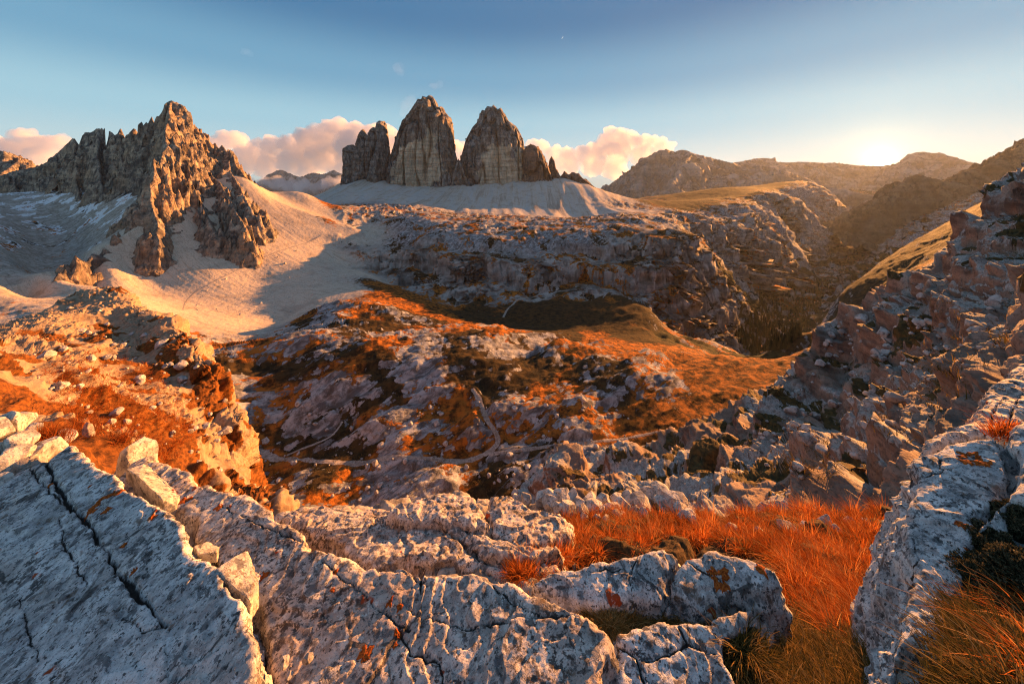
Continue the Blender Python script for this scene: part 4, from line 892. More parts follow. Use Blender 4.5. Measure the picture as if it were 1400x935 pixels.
PL1 = (0.20, 0.20, -2.256); PL2 = (0.12, 0.0, -2.28)
slabS1 = slab('rock_slab', 'big bluish grey slab with a long black crack in the lower left corner',
     [(-260, 760), (0, 664), (18, 650), (34, 636), (66, 630), (94, 609), (112, 620), (132, 634), (154, 646), (188, 662), (205, 680), (217, 692), (241, 712), (261, 748), (279, 764), (297, 782), (320, 800), (341, 822), (352, 862), (358, 900), (362, 960), (380, 1080), (-260, 1080)], PL1, M_SLAB, 0.9, 0.0065, 0.03, 0.9,
     [(0.022, 0.045, [(64, 632), (78, 662), (96, 688), (110, 704), (124, 720), (142, 750), (160, 778), (176, 797), (192, 816), (212, 840), (229, 857)]), (0.012, 0.02, [(40, 640), (60, 662), (84, 684), (104, 698)]), (0.010, 0.018, [(82, 708), (90, 752), (108, 784), (118, 800)]), (0.009, 0.015, [(90, 752), (110, 738), (124, 728)]), (0.010, 0.016, [(229, 857), (196, 862), (168, 848)]), (0.01, 0.014, [(26, 820), (40, 860), (52, 905)])], chips=0.025, seed=1)
slabS2 = slab('rock_slab', 'wide pinkish grey slab sloping through the lower middle of the picture',
     [(150, 668), (178, 632), (208, 621), (232, 630), (257, 641), (282, 655), (305, 667), (330, 670), (349, 677), (366, 690), (381, 702), (408, 720), (437, 739), (460, 748), (481, 758), (500, 770), (530, 771), (561, 770), (590, 772), (618, 773), (640, 778), (661, 784), (690, 790), (713, 794), (735, 806), (765, 828), (797, 843), (826, 862), (838, 890), (836, 940), (830, 1090), (396, 1090), (388, 960), (366, 862), (330, 800), (240, 700), (190, 670)], PL2, M_SLABWARM, 0.8, 0.0072, 0.05, 1.15,
     [(0.016, 0.035, [(505, 772), (540, 782), (566, 788), (584, 800)]), (0.014, 0.03, [(574, 772), (577, 790), (576, 812)]), (0.012, 0.022, [(560, 835), (600, 846), (640, 852), (676, 848), (720, 842), (770, 838), (800, 840)]), (0.010, 0.02, [(545, 858), (560, 890), (600, 900), (612, 935)]), (0.012, 0.02, [(300, 690), (350, 715), (420, 740)]), (0.009, 0.014, [(440, 770), (490, 810), (540, 850), (560, 860)]), (0.009, 0.014, [(660, 786), (700, 820), (740, 840)])], chips=0.05, seed=2)
slabS5 = slab('rock_slab', 'whitish angular slab wedged between the autumn grass and the dark crevice',
     [(727, 795), (738, 785), (751, 776), (780, 769), (808, 765), (834, 760), (858, 757), (884, 752), (905, 749), (920, 753), (929, 762), (922, 775), (910, 795), (903, 818), (880, 822), (850, 826), (820, 830), (790, 826), (765, 818), (744, 808)], (0.10, 0.12, -2.66), M_SLAB, 0.42, 0.0055, 0.03, 1.0, [(0.009, 0.014, [(760, 790), (800, 785), (850, 775)]), (0.008, 0.012, [(870, 760), (860, 790), (868, 820)])], seed=3)
slabS6 = slab('rock_slab', 'white pointed slab with a round rust lichen beside the autumn grass',
     [(935, 764), (955, 750), (974, 739), (996, 749), (1020, 760), (1042, 768), (1063, 778), (1066, 789), (1058, 802), (1046, 812), (1020, 814), (1000, 818), (980, 821), (952, 823), (930, 822), (908, 821), (912, 800), (922, 780)], (0.12, 0.12, -2.68), M_SLAB, 0.42, 0.0055, 0.028, 1.0, [(0.008, 0.012, [(940, 770), (960, 785), (975, 790), (990, 800)])], seed=4)
slabS4 = slab('rock_slab', 'cracked grey slab at the bottom edge below the dark crevice',
     [(843, 866), (868, 850), (900, 846), (950, 850), (985, 840), (1010, 828), (1036, 815), (1046, 822), (1030, 842), (1008, 866), (992, 884), (985, 902), (1000, 918), (1012, 940), (1030, 1080), (842, 1080), (840, 920)], (0.08, 0.05, -2.46), M_SLAB, 0.5, 0.006, 0.04, 1.0, [(0.014, 0.03, [(845, 880), (870, 900), (880, 930)]), (0.010, 0.02, [(930, 858), (940, 880), (975, 890)]), (0.009, 0.02, [(880, 905), (915, 895), (940, 880)])], seed=5)
slabR1 = slab('rock_slab', 'tall bluish white slab leaning on the right side of the autumn grass',
     [(1253, 652), (1249, 632), (1256, 622), (1270, 618), (1284, 606), (1300, 604), (1330, 598), (1360, 594), (1373, 602), (1380, 622), (1379, 642), (1362, 668), (1340, 700), (1322, 722), (1321, 750), (1322, 786), (1312, 812), (1302, 842), (1305, 872), (1280, 882), (1246, 886), (1228, 900), (1214, 912), (1220, 890), (1232, 862), (1241, 838), (1250, 800), (1254, 768), (1244, 736), (1239, 708), (1246, 680)], (0.30, -0.15, -2.17), M_SLAB, 0.75, 0.0055, 0.03, 1.0, [(0.010, 0.03, [(1284, 606), (1286, 640), (1310, 648)]), (0.010, 0.02, [(1256, 655), (1300, 640), (1350, 640), (1378, 640)]), (0.007, 0.012, [(1249, 735), (1254, 760), (1252, 800)])], wall=3.2, seed=6)
slabR2 = slab('rock_slab', 'grey slab at the right edge across the black joint from the leaning slab',
     [(1380, 600), (1400, 575), (1440, 545), (1500, 540), (1500, 700), (1420, 690), (1380, 692), (1345, 716), (1332, 716), (1350, 690), (1372, 664), (1386, 640), (1388, 618)], (0.30, -0.13, -2.16), M_SLAB, 0.6, 0.0065, 0.03, 1.0, [(0.01, 0.02, [(1380, 642), (1420, 640), (1460, 630)])], seed=7)
slabR3 = slab('rock_slab', 'sunlit pinkish rock ledge behind the leaning slab at the right edge',
     [(1262, 612), (1280, 600), (1296, 588), (1322, 580), (1340, 566), (1352, 545), (1370, 520), (1400, 496), (1460, 450), (1500, 470), (1480, 540), (1420, 548), (1398, 572), (1378, 594), (1340, 594), (1300, 602), (1280, 608)], (0.12, -0.22, -1.72), M_SLABWARM, 0.8, 0.0075, 0.06, 1.6, [(0.012, 0.03, [(1378, 594), (1385, 560), (1400, 530)]), (0.012, 0.03, [(1352, 590), (1362, 560), (1375, 540)])], chips=0.06, seed=8)
PLM = (0.05, -0.35, -2.01)
for k, (lab, ol, off) in enumerate([
    ('long knobbly rock ledge just behind the wide pinkish slab', [(372, 702), (400, 694), (440, 688), (480, 694), (520, 694), (560, 706), (600, 722), (640, 742), (672, 758), (690, 772), (706, 790), (660, 780), (618, 770), (560, 768), (505, 766), (470, 748), (430, 730)], 0.0),
    ('rounded rock hump with a dark cleft on its right, on the rim', [(508, 704), (540, 690), (575, 677), (608, 672), (640, 672), (660, 688), (667, 712), (640, 720), (604, 708), (560, 710)], 0.10),
    ('flat rock ledge left of the autumn grass on the rim', [(668, 680), (690, 676), (716, 684), (745, 694), (772, 710), (784, 726), (752, 738), (706, 738), (674, 724)], 0.06),
    ('low split rock ledge between the pinkish slab and the rim', [(606, 716), (640, 724), (676, 734), (712, 742), (752, 742), (770, 752), (744, 764), (708, 782), (684, 764), (650, 744)], 0.03),
    ('small lumpy rock ledge at the near edge of the autumn grass', [(690, 788), (720, 772), (760, 762), (800, 758), (790, 768), (752, 774), (728, 790)], -0.02)]):
    slab('rock_ledge', lab, ol, (PLM[0], PLM[1], PLM[2] + off), M_SLABWARM, 0.5, 0.009, 0.07, 2.0, [], chips=0.06, seed=20 + k, cat='rock ledge')

# ------------------------------------------------------------------ loose stones and blocks
def stone_mesh(seed, sub=4, planes=16, rough=0.05):
    import bmesh
    bm = bmesh.new(); bmesh.ops.create_icosphere(bm, subdivisions=sub, radius=1.0)
    v = np.array([x.co[:] for x in bm.verts]); f = np.array([[x.index for x in t.verts] for t in bm.faces]); bm.free()
    r = np.random.default_rng(seed)
    for k in range(planes):
        n = r.normal(size=3); n /= np.linalg.norm(n); o = r.uniform(0.50, 0.86); v = v - np.outer(np.maximum(0, v @ n - o), n)
    q = v + seed * 13; v = v * (1 + 0.5 * rough * fbm(q * 1.6, 3) + 0.5 * rough * fbm(q * 5, 3))[:, None]
    return v, f
STONES = []
def stone_library(mat):
    for k in range(9):
        v, f = stone_mesh(40 + k); me = bpy.data.meshes.new('stone'); me.from_pydata(v.tolist(), [], f.tolist())
        me.polygons.foreach_set('use_smooth', np.zeros(len(f), bool)); me.materials.append(mat); me.update(); STONES.append(me)
rs = random.Random(5)
def put_stone(name, p, r, label, cat='boulder', group=None, squash=None, lib=None, mesh=None, rot=None):
    o = bpy.data.objects.new(name, mesh or rs.choice(lib or STONES)); col.objects.link(o); o.location = tuple(p)
    s = squash or (rs.uniform(.85, 1.25), rs.uniform(.8, 1.1), rs.uniform(.62, .9)); o.scale = (r * s[0], r * s[1], r * s[2])
    o.rotation_euler = rot or (rs.uniform(-.35, .35), rs.uniform(-.35, .35), rs.uniform(0, 6.28))
    return tag(o, label, cat, group)
def boulder_material(name, lo, hi, dk, sc_):
    b = NB(name); n1 = b.noise(b.scalepos(1 / sc_), 1.0, 9, .68); n2 = b.noise(b.scalepos(5 / sc_), 1.0, 6, .7)
    c = b.mix(b.ramp(n1, .38, .6), lo, hi); c = b.mix(b.ramp(n2, .53, .62, 0, .75), c, dk)
    return b.finish(c, b.math('ADD', n1, b.math('MULTIPLY', n2, .3)), .7, sc_ * .25, .9, .15)
M_STONE = boulder_material('loose_limestone', (.24, .215, .195), (.52, .48, .44), (.06, .052, .048), .12)
M_STONEFAR = boulder_material('distant_limestone', (.26, .245, .23), (.50, .47, .44), (.10, .09, .08), 1.2)
stone_library(M_STONE)
FARSTONES = []
for k in range(6):
    v, f = stone_mesh(80 + k, 2, 12); me = bpy.data.meshes.new('far_stone'); me.from_pydata(v.tolist(), [], f.tolist()); me.materials.append(M_STONEFAR); me.update(); FARSTONES.append(me)

def ledge_hit(px, row):
    Y = np.linspace(1.0, 5.2, 1500); X = (px - CX) / F * Y; t = ledge_z(X, Y) / Y; k = np.argmax(t >= (HZ - row) / F)
    if t.max() < (HZ - row) / F: k = int(np.argmax(t))
    return np.array([X[k], Y[k], t[k] * Y[k]])
RIM = [(741, 677, 10), (757, 676, 13), (752, 688, 12), (770, 682, 15), (783, 678, 12), (765, 694, 10), (778, 695, 14), (792, 688, 12), (806, 682, 12), (797, 698, 9), (813, 694, 13), (826, 686, 14), (822, 700, 10), (836, 696, 13), (846, 680, 10), (852, 692, 14), (862, 684, 12), (868, 698, 10), (878, 688, 15), (890, 680, 13), (900, 676, 16), (908, 690, 12), (920, 684, 17), (930, 692, 13), (938, 698, 12), (848, 706, 9), (818, 709, 7), (828, 711, 8), (800, 706, 6), (880, 704, 8), (948, 700, 9), (1000, 702, 8), (1040, 706, 9), (1075, 702, 13), (1100, 698, 9), (1128, 694, 11), (1142, 700, 9), (1165, 692, 8), (1185, 690, 7), (560, 700, 8), (590, 714, 7), (720, 680, 8), (705, 676, 7)]
for k, (px, row, r) in enumerate(RIM):
    Y = np.interp(px, RIM_PX, RIM_Y) - 0.05 - max(0, (row - 680)) * 0.022; rr = r * 1.15 / F * Y; p = P(px, row, Y)
    p[2] = min(p[2], ledge_z(np.array([p[0]]), np.array([p[1]]))[0] + rr * 0.55)
    side = 'in the jumble along the rim' if px < 955 else 'on the rim behind the autumn grass'
    size = 'large' if r >= 14 else ('small' if r < 10 else 'middling')
    put_stone('boulder', p, rr, f'{size} grey limestone block {side}, before the dark crag', 'boulder', f'stones {side}')
PILE = [(12, 577, 26, 3.7, 'smooth grey boulder at the top of the pile at the left edge'), (24, 603, 19, 3.45, 'greenish grey boulder in the middle of the pile at the left edge'), (10, 636, 24, 3.2, 'dark smooth boulder lowest in the pile at the left edge'), (44, 624, 23, 3.35, 'pale oblong boulder touching the top corner of the cracked slab'), (66, 613, 19, 3.55, 'mauve grey boulder right of the pile behind the cracked slab'), (2, 614, 16, 3.4, 'small grey boulder pinched inside the pile at the left edge'), (-12, 592, 24, 3.5, 'boulder cut off by the left edge of the picture'), (2, 662, 14, 3.05, 'small dark stone at the foot of the pile at the left edge'), (36, 572, 13, 4.2, 'sunlit orange stone behind the pile at the left edge'), (84, 600, 13, 4.2, 'sunlit brown stone above the top corner of the cracked slab'), (48, 583, 9, 4.1, 'small sunlit stone between the pile and the glowing knoll')]
for px, row, r, Y, lab in PILE:
    put_stone('boulder', P(px, row, Y), r * 1.12 / F * Y, lab, 'boulder', 'boulders piled at the left edge')
put_stone('boulder', P(188, 622, 4.25), 0.24, 'dark knobbly rock with a sunlit right face behind the pinkish slab', 'boulder', squash=(1.0, .9, 1.25))
p = see_patch(KNOLL_V, KNOLL_SH, -220, 480, 111, 597); put_stone('standing_stone', p + np.array([0, 0, .3]), .32, 'squarish upright stone standing alone in the orange grass', 'stone', squash=(.85, .7, 1.5), rot=(.1, -.1, .4))

def hull_block(name, pts, drop, label, mat, cat='rock block', shift=(0, 0)):
    import bmesh
    top = [P(*t) for t in pts]; bot = [t + np.array([shift[0], shift[1], -drop]) for t in top]; allp = np.array(top + bot); c = allp.mean(0); c[2] = allp[:, 2].min()
    bm = bmesh.new(); vs = [bm.verts.new(tuple(x - c)) for x in allp]; res = bmesh.ops.convex_hull(bm, input=vs)
    bmesh.ops.dissolve_limit(bm, angle_limit=0.12, verts=bm.verts[:], edges=bm.edges[:])
    bmesh.ops.bevel(bm, geom=bm.edges[:], offset=0.008, segments=2, affect='EDGES', profile=0.6)
    bmesh.ops.triangulate(bm, faces=bm.faces[:])
    for _ in range(4):
        long = [e for e in bm.edges if e.calc_length() > 0.02]
        if not long: break
        bmesh.ops.subdivide_edges(bm, edges=long, cuts=1, use_grid_fill=True); bmesh.ops.triangulate(bm, faces=bm.faces[:])
    v = np.array([x.co[:] for x in bm.verts]); bm.verts.index_update(); bm.normal_update(); nn = np.array([x.normal[:] for x in bm.verts]); f = np.array([[x.index for x in t.verts] for t in bm.faces]); bm.free()
    q = v + c; v = v + nn * (fbm(q / .12, 3) * .008 + fbm(q / .03, 3) * .003)[:, None]
    return tag(link_mesh(name, v + c, f, mat, None, origin=c), label, cat)
hull_block('rock_block', [(172, 641, 3.28), (196, 634, 3.42), (213, 645, 3.36), (246, 678, 3.0), (240, 690, 2.90), (222, 683, 2.84), (190, 652, 3.06)], 0.17, 'golden angular block lodged between the two big slabs, the upper one', M_BLOCK)
hull_block('rock_block', [(294, 778, 2.04), (338, 750, 2.22), (346, 768, 2.16), (353, 788, 2.08), (353, 806, 2.0), (342, 822, 1.92)], 0.11, 'pale smooth wedge-shaped block leaning on the edge of the cracked slab', M_BLOCK)
hull_block('rock_block', [(264, 746, 2.42), (284, 740, 2.5), (300, 746, 2.45), (297, 754, 2.38), (272, 757, 2.34)], 0.07, 'small flat stone lying on the pinkish slab above the wedge-shaped block', M_BLOCK)
for k, (px, row, Y, r, lab) in enumerate([(388, 905, 1.72, .030, 'small white stone deep in the gap between the two big slabs'), (396, 922, 1.68, .02, 'tiny grey stone at the bottom of the gap between the slabs'), (421, 898, 1.74, .028, 'grey chip lying in the hollow beside the gap between the slabs'), (906, 905, 1.78, .022, 'small pale stone in the dark hollow of the cracked bottom slab')]):
    put_stone('loose_stone', P(px, row, Y), r, lab, 'stone')

# stones strewn over the knoll, the crag and the plateau: real stones, each its own
def strewn(n, box, see, size, label_of, group, lib, name='boulder', seed=1, sink=0.25, ok=None):
    r = random.Random(seed); k = 0; tries = 0
    while k < n and tries < n * 12:
        tries += 1; px = r.uniform(box[0], box[1]); row = r.uniform(box[2], box[3])
        if ok and not ok(px, row): continue
        p = see(px, row)
        if p is None: continue
        s = size(r, p); put_stone(name, p + np.array([0, 0, s * sink]), s, label_of(px, row, s), 'boulder', group, lib=lib); k += 1
def inside(px, row, poly):
    c = False
    for a, b in zip(poly, poly[1:] + poly[:1]):
        if (a[1] > row) != (b[1] > row) and px < (b[0] - a[0]) * (row - a[1]) / (b[1] - a[1]) + a[0]: c = not c
    return c
KN = [(60, 440), (130, 402), (200, 430), (255, 465), (300, 520), (330, 600), (325, 650), (250, 640), (190, 600), (120, 560), (40, 520)]
def kn_lab(px, row, s): return ('sunlit stone near the top of the glowing knoll' if row < 480 else ('sunlit stone on the steep right flank of the glowing knoll' if px > 210 else 'sunlit stone among the orange grass of the glowing knoll'))
strewn(110, (40, 335, 400, 655), lambda a, b: see_patch(KNOLL_V, KNOLL_SH, -220, 480, a, b), lambda r, p: p[1] / 50 * min(1.1, .16 + r.expovariate(5.0)), kn_lab, 'stones strewn over the knoll', FARSTONES, 'stone', 2, ok=lambda a, b: inside(a, b, KN))
CG = [(1120, 470), (1180, 415), (1290, 370), (1340, 400), (1400, 400), (1400, 470), (1310, 545), (1230, 600), (1130, 660), (1010, 640), (1050, 570), (1110, 550)]
def cg_lab(px, row, s): return ('pale block of rubble high on the reddish crag' if row < 480 else ('pale block of rubble in the gully behind the leaning slab' if px > 1150 else 'pale block of rubble low on the crag above the grass'))
strewn(270, (1010, 1400, 360, 660), lambda a, b: see_patch(CRAG_V, CRAG_SH, 660, 1640, a, b), lambda r, p: p[1] / 25 * min(.62, .09 + r.expovariate(8.0)), cg_lab, 'rubble blocks on the crag', FARSTONES, 'stone', 3, ok=lambda a, b: inside(a, b, CG))
def pl_lab(px, row, s): return ('whitish boulder below the pale track on the plateau' if row > 632 else ('whitish boulder beside the bend of the pale track' if px > 560 else 'whitish boulder among the shaded knolls of the plateau'))
strewn(175, (345, 860, 545, 690), lambda a, b: see_ground(a, b, 100), lambda r, p: min(2.6, .5 + r.expovariate(1.6)), pl_lab, 'boulders strewn over the plateau', FARSTONES, 'boulder', 4)
SCR = [(255, 425), (300, 370), (345, 330), (420, 345), (470, 395), (380, 435)]
strewn(55, (250, 470, 330, 438), lambda a, b: see_ground(a, b, 300), lambda r, p: min(3.2, .6 + r.expovariate(1.3)), lambda a, b, s: 'stone fallen on the lower part of the golden scree' if b > 385 else 'stone fallen on the upper part of the golden scree', 'stones fallen on the golden scree', FARSTONES, 'boulder', 6, ok=lambda a, b: inside(a, b, SCR))
p = see_ground(1150, 398, 300); put_stone('rock_pinnacle', p + np.array([0, 0, 8]), 11, 'lone pale rock pinnacle on the grassy spur above the wooded valley', 'rock pinnacle', lib=FARSTONES, squash=(.9, .8, 1.7), rot=(0.1, .15, 1.0))

# ------------------------------------------------------------------ rust-red lichen on the slabs
M_LICHEN = None
def lichen_material():
    b = NB('rust_lichen'); n = b.noise(b.scalepos(90), 1.0, 5, .6); c = b.mix(b.ramp(n, .35, .65), (.16, .03, .008), (.42, .11, .02)); return b.finish(c, n, .6, .004, .95, .05)
M_LICHEN = lichen_material()
def WOB(a, k): return float(1 + .75 * fbm(np.array([[math.cos(a) * 1.3 + k * 7.7, math.sin(a) * 1.3, k * 3.1]]), 4)[0])
def lichen(o, pl, spots, seed, arc=None):
    """raised crust following the slab: a blotch with a ragged rim, or part of a ring"""
    r = np.random.default_rng(seed); allv = []; allf = []; n0 = 0
    for (px, row, rad, hole, a0, a1) in spots:
        c = on_plane(px, row, pl); NR, NA = 7, 40; rr = rad / F * c[1]; ring = []
        for i in range(NR):
            for j in range(NA):
                a = a0 + (a1 - a0) * j / (NA - 1); wob = WOB(a, px); t = hole + (1 - hole) * i / (NR - 1)
                q = c + np.array([math.cos(a), math.sin(a) * 1.15]) * rr * t * wob; edge = min(i, NR - 1 - i if hole > 0 or i == NR - 1 else 3) ; edge = min(edge if hole > 0 else NR - 1 - i, 2)
                ring.append([q[0], q[1], slab_z(o, q[0], q[1]) + 0.004 * edge / 2 + 0.001])
        allv += ring; allf.append(grid_faces(NR, NA) + n0); n0 += NR * NA
    return link_mesh('lichen', np.array(allv), np.concatenate(allf), M_LICHEN, None, origin=np.array(allv).mean(0), parent=o)
T2 = 6.3
lichen(slabS1, PL1, [(141, 688, 13, .45, .6, 4.9), (130, 692, 6, 0, 0, T2), (147, 697, 6, 0, 0, T2), (152, 678, 4, 0, 0, T2), (69, 662, 3, 0, 0, T2), (123, 666, 2, 0, 0, T2), (209, 708, 4, 0, 0, T2), (168, 748, 3, 0, 0, T2), (182, 780, 3, 0, 0, T2)], 1)
lichen(slabS2, PL2, [(499, 893, 9, .0, 0, T2), (533, 824, 5, 0, 0, T2), (546, 832, 4, 0, 0, T2), (252, 683, 6, 0, 0, T2), (300, 692, 5, 0, 0, T2), (362, 783, 6, 0, 0, T2), (459, 783, 3, 0, 0, T2), (455, 810, 3, 0, 0, T2), (543, 866, 4, 0, 0, T2), (540, 880, 3, 0, 0, T2)], 2)
lichen(slabS6, (0.12, 0.12, -2.68), [(984, 793, 12, .25, 0, T2), (1040, 781, 7, 0, 0, T2)], 3)
lichen(slabR1, (0.30, -0.15, -2.17), [(1330, 628, 12, .35, -.5, 2.9), (1320, 634, 6, 0, 0, T2), (1341, 634, 7, 0, 0, T2), (1312, 716, 5, 0, 0, T2), (1326, 748, 4, 0, 0, T2), (1309, 762, 5, 0, 0, T2), (1310, 769, 4, 0, 0, T2)], 4)

# ------------------------------------------------------------------ autumn grass
def grass_material(name, cols, trans=0.45):
    m, N, L = newmat(name); out = N.new('ShaderNodeOutputMaterial'); at = N.new('ShaderNodeAttribute'); at.attribute_name = 'tone'
    cr = N.new('ShaderNodeValToRGB'); L.new(at.outputs['Fac'], cr.inputs[0]); el = cr.color_ramp.elements
    while len(el) < len(cols): el.new(.5)
    for i, (e, c) in enumerate(zip(el, cols)): e.position = i / (len(cols) - 1); e.color = (*c, 1)
    d = N.new('ShaderNodeBsdfDiffuse'); t = N.new('ShaderNodeBsdfTranslucent'); mx = N.new('ShaderNodeMixShader'); mx.inputs[0].default_value = trans
    L.new(cr.outputs[0], d.inputs[0]); L.new(cr.outputs[0], t.inputs[0]); L.new(d.outputs[0], mx.inputs[1]); L.new(t.outputs[0], mx.inputs[2]); L.new(mx.outputs[0], out.inputs['Surface']); return m
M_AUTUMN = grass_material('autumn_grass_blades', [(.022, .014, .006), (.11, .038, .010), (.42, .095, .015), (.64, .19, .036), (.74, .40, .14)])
M_OLIVE = grass_material('olive_grass_blades', [(.015, .014, .006), (.05, .045, .014), (.13, .09, .025), (.26, .14, .04), (.36, .24, .10)], .35)
M_CUSHION = grass_material('cushion_leaves', [(.012, .014, .008), (.035, .037, .02), (.075, .07, .04), (.12, .10, .06), (.18, .12, .07)], .2)
def blades(name, poly, ntuft, nb, ln, mat, tone, seed, spread=.05, droop=.6, width=.0024, zoff=0.0, surf=None, label=None, lean=(0, 0)):
    r = np.random.default_rng(seed); pr = random.Random(seed); xs = [a for a, _ in poly]; ys = [b for _, b in poly]; P0 = []; K = []
    k = 0
    while k < ntuft:
        px, row = pr.uniform(min(xs), max(xs)), pr.uniform(min(ys), max(ys))
        if not inside(px, row, poly): continue
        k += 1; p = (surf or ledge_hit)(px, row); m = int(nb * pr.uniform(.5, 1.4)); P0.append(np.repeat(p[None], m, 0)); K.append(np.full(m, pr.gauss(0, 1)))
    base = np.concatenate(P0); tk = np.concatenate(K); n = len(base)
    off = r.normal(size=(n, 2)) * spread; base = base + np.column_stack([off, np.zeros(n)]); base[:, 2] += zoff - 0.01
    L_ = ln * np.clip(r.normal(1, .30, n), .35, 1.8) * np.clip(1 + .30 * tk, .45, 1.7); az = np.arctan2(off[:, 1], off[:, 0]) + r.normal(0, .7, n)
    out = np.clip(np.abs(r.normal(.5, .35, n)), .05, 1.3); dr = droop * r.uniform(.4, 1.3, n)
    hd = np.stack([np.cos(az) + lean[0], np.sin(az) + lean[1]], 1)
    side = np.stack([-np.sin(az), np.cos(az)], 1); SEG = 5; V = []
    for i in range(SEG + 1):
        t = i / SEG; h = (out * t + dr * .6 * t * t)[:, None] * hd * L_[:, None]; z = L_ * (t * (1 - .25 * out) - dr * .42 * t * t * t); w = width * (1 - .85 * t) * (1 + .3 * tk.clip(-1, 1))
        c = np.column_stack([base[:, :2] + h, base[:, 2] + z])
        V.append(c + np.column_stack([side * w[:, None], np.zeros(n)])); V.append(c - np.column_stack([side * w[:, None], np.zeros(n)]))
    V = np.stack(V, 1); idx = np.arange(n)[:, None] * (2 * (SEG + 1)); f = np.concatenate([np.stack([idx[:, 0] + 2 * i, idx[:, 0] + 2 * i + 1, idx[:, 0] + 2 * i + 3, idx[:, 0] + 2 * i + 2], 1) for i in range(SEG)])
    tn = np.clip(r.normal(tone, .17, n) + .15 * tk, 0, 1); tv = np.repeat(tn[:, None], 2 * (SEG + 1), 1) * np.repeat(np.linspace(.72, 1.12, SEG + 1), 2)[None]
    o = link_mesh(name, V.reshape(-1, 3), f, mat, dict(tone=np.clip(tv, 0, 1).ravel()), origin=base.mean(0)); o['kind'] = 'stuff'
    if label: o['label'] = label
    return o
G1 = [(748, 748), (768, 714), (800, 708), (860, 702), (920, 702), (980, 706), (1060, 703), (1062, 765), (1020, 757), (975, 736), (930, 748), (900, 747), (858, 754), (800, 763), (760, 770)]
G2 = [(1056, 702), (1130, 698), (1200, 698), (1226, 700), (1212, 745), (1196, 790), (1240, 800), (1246, 840), (1216, 890), (1150, 880), (1095, 860), (1078, 820), (1072, 790), (1066, 772), (1040, 758)]
G2LOW = [(1030, 870), (1062, 835), (1120, 850), (1200, 850), (1240, 850), (1216, 905), (1210, 990), (1000, 990), (985, 905)]
G3 = [(1308, 850), (1340, 830), (1440, 800), (1440, 990), (1220, 990), (1222, 915), (1290, 885)]
G4 = [(728, 800), (765, 824), (800, 836), (850, 832), (905, 826), (980, 826), (1030, 816), (1046, 812), (1046, 818), (1010, 830), (985, 842), (950, 852), (900, 848), (868, 852), (836, 864), (797, 846), (760, 828)]
G5 = [(690, 792), (712, 778), (745, 768), (790, 764), (770, 772), (742, 784), (726, 796)]
def crevice(px, row):
    p = ledge_hit(px, row); q = P(px, row, 2.0 + (846 - row) * 0.004); return q - np.array([0, 0, .03])
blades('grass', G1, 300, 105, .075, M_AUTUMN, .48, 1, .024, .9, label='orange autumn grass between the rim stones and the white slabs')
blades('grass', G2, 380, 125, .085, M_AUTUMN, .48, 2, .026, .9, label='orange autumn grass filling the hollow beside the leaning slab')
blades('grass', G2LOW, 420, 70, .055, M_OLIVE, .45, 3, .035, 1.0, label='olive grass in the foreground of the hollow')
blades('grass', G3, 260, 60, .060, M_OLIVE, .36, 4, .040, 1.0, label='dark grass in the lower right corner')
blades('grass', [(1385, 880), (1450, 830), (1450, 960), (1395, 950)], 12, 60, .10, M_AUTUMN, .55, 5, .02, .9, width=.0028, label='long red grass in the lower right corner', lean=(-.7, -.2))
blades('grass', [(760, 735), (1060, 706), (1215, 700), (1200, 780), (1230, 830), (1070, 800), (1050, 755), (900, 745)], 60, 9, .19, M_AUTUMN, .72, 10, .012, .9, width=.0018, label='tall straw stalks standing out of the autumn grass')
blades('grass', G4, 480, 42, .045, M_OLIVE, .62, 6, .018, 1.0, width=.0016, label='brown curly moss in the crevice under the white slabs')
blades('grass', G5, 90, 45, .06, M_AUTUMN, .5, 7, .03, .8, zoff=.04, label='short red grass beside the small lumpy ledge')
blades('grass', [(36, 600), (50, 590), (76, 596), (86, 610), (64, 606)], 30, 45, .13, M_AUTUMN, .4, 8, .05, .6, surf=lambda a, b: P(a, b, 4.0) - np.array([0, 0, .05]), label='tuft of dark red grass behind the boulder pile')
blades('grass', [(1348, 600), (1372, 584), (1384, 574), (1372, 596)], 14, 40, .06, M_AUTUMN, .5, 9, .025, .7, surf=lambda a, b: P(a, b, 2.35), label='tuft of orange grass on the sunlit ledge behind the leaning slab')

blades('grass', G2, 150, 70, .06, M_OLIVE, .55, 11, .03, 1.0, label='olive green turf showing through the autumn grass of the hollow')
blades('grass', G1, 110, 60, .055, M_OLIVE, .5, 12, .03, 1.0, label='olive green turf showing through the autumn grass by the rim')
KNG = [(60, 500), (130, 470), (215, 500), (262, 560), (262, 610), (215, 640), (150, 610), (90, 590)]
def on_knoll(a, b): return see_patch(KNOLL_V, KNOLL_SH, -220, 480, a, b)
blades('grass', KNG, 1500, 16, .26, M_AUTUMN, .42, 13, .12, .9, width=.010, surf=on_knoll, label='rusty turf on the slope of the glowing knoll')
def on_crag(a, b): return see_patch(CRAG_V, CRAG_SH, 660, 1640, a, b)
blades('grass', CG, 420, 14, .22, M_OLIVE, .40, 14, .12, .9, width=.009, surf=on_crag, label='dark turf clinging to the ledges of the crag')
blades('scrub', [(345, 620), (345, 560), (420, 470), (640, 480), (860, 520), (960, 500), (960, 570), (860, 640), (640, 690), (420, 690)], 2600, 12, .85, M_OLIVE, .33, 15, .8, .8, width=.075, surf=lambda a, b: see_ground(a, b, 100), label='low dark scrub scattered over the plateau')

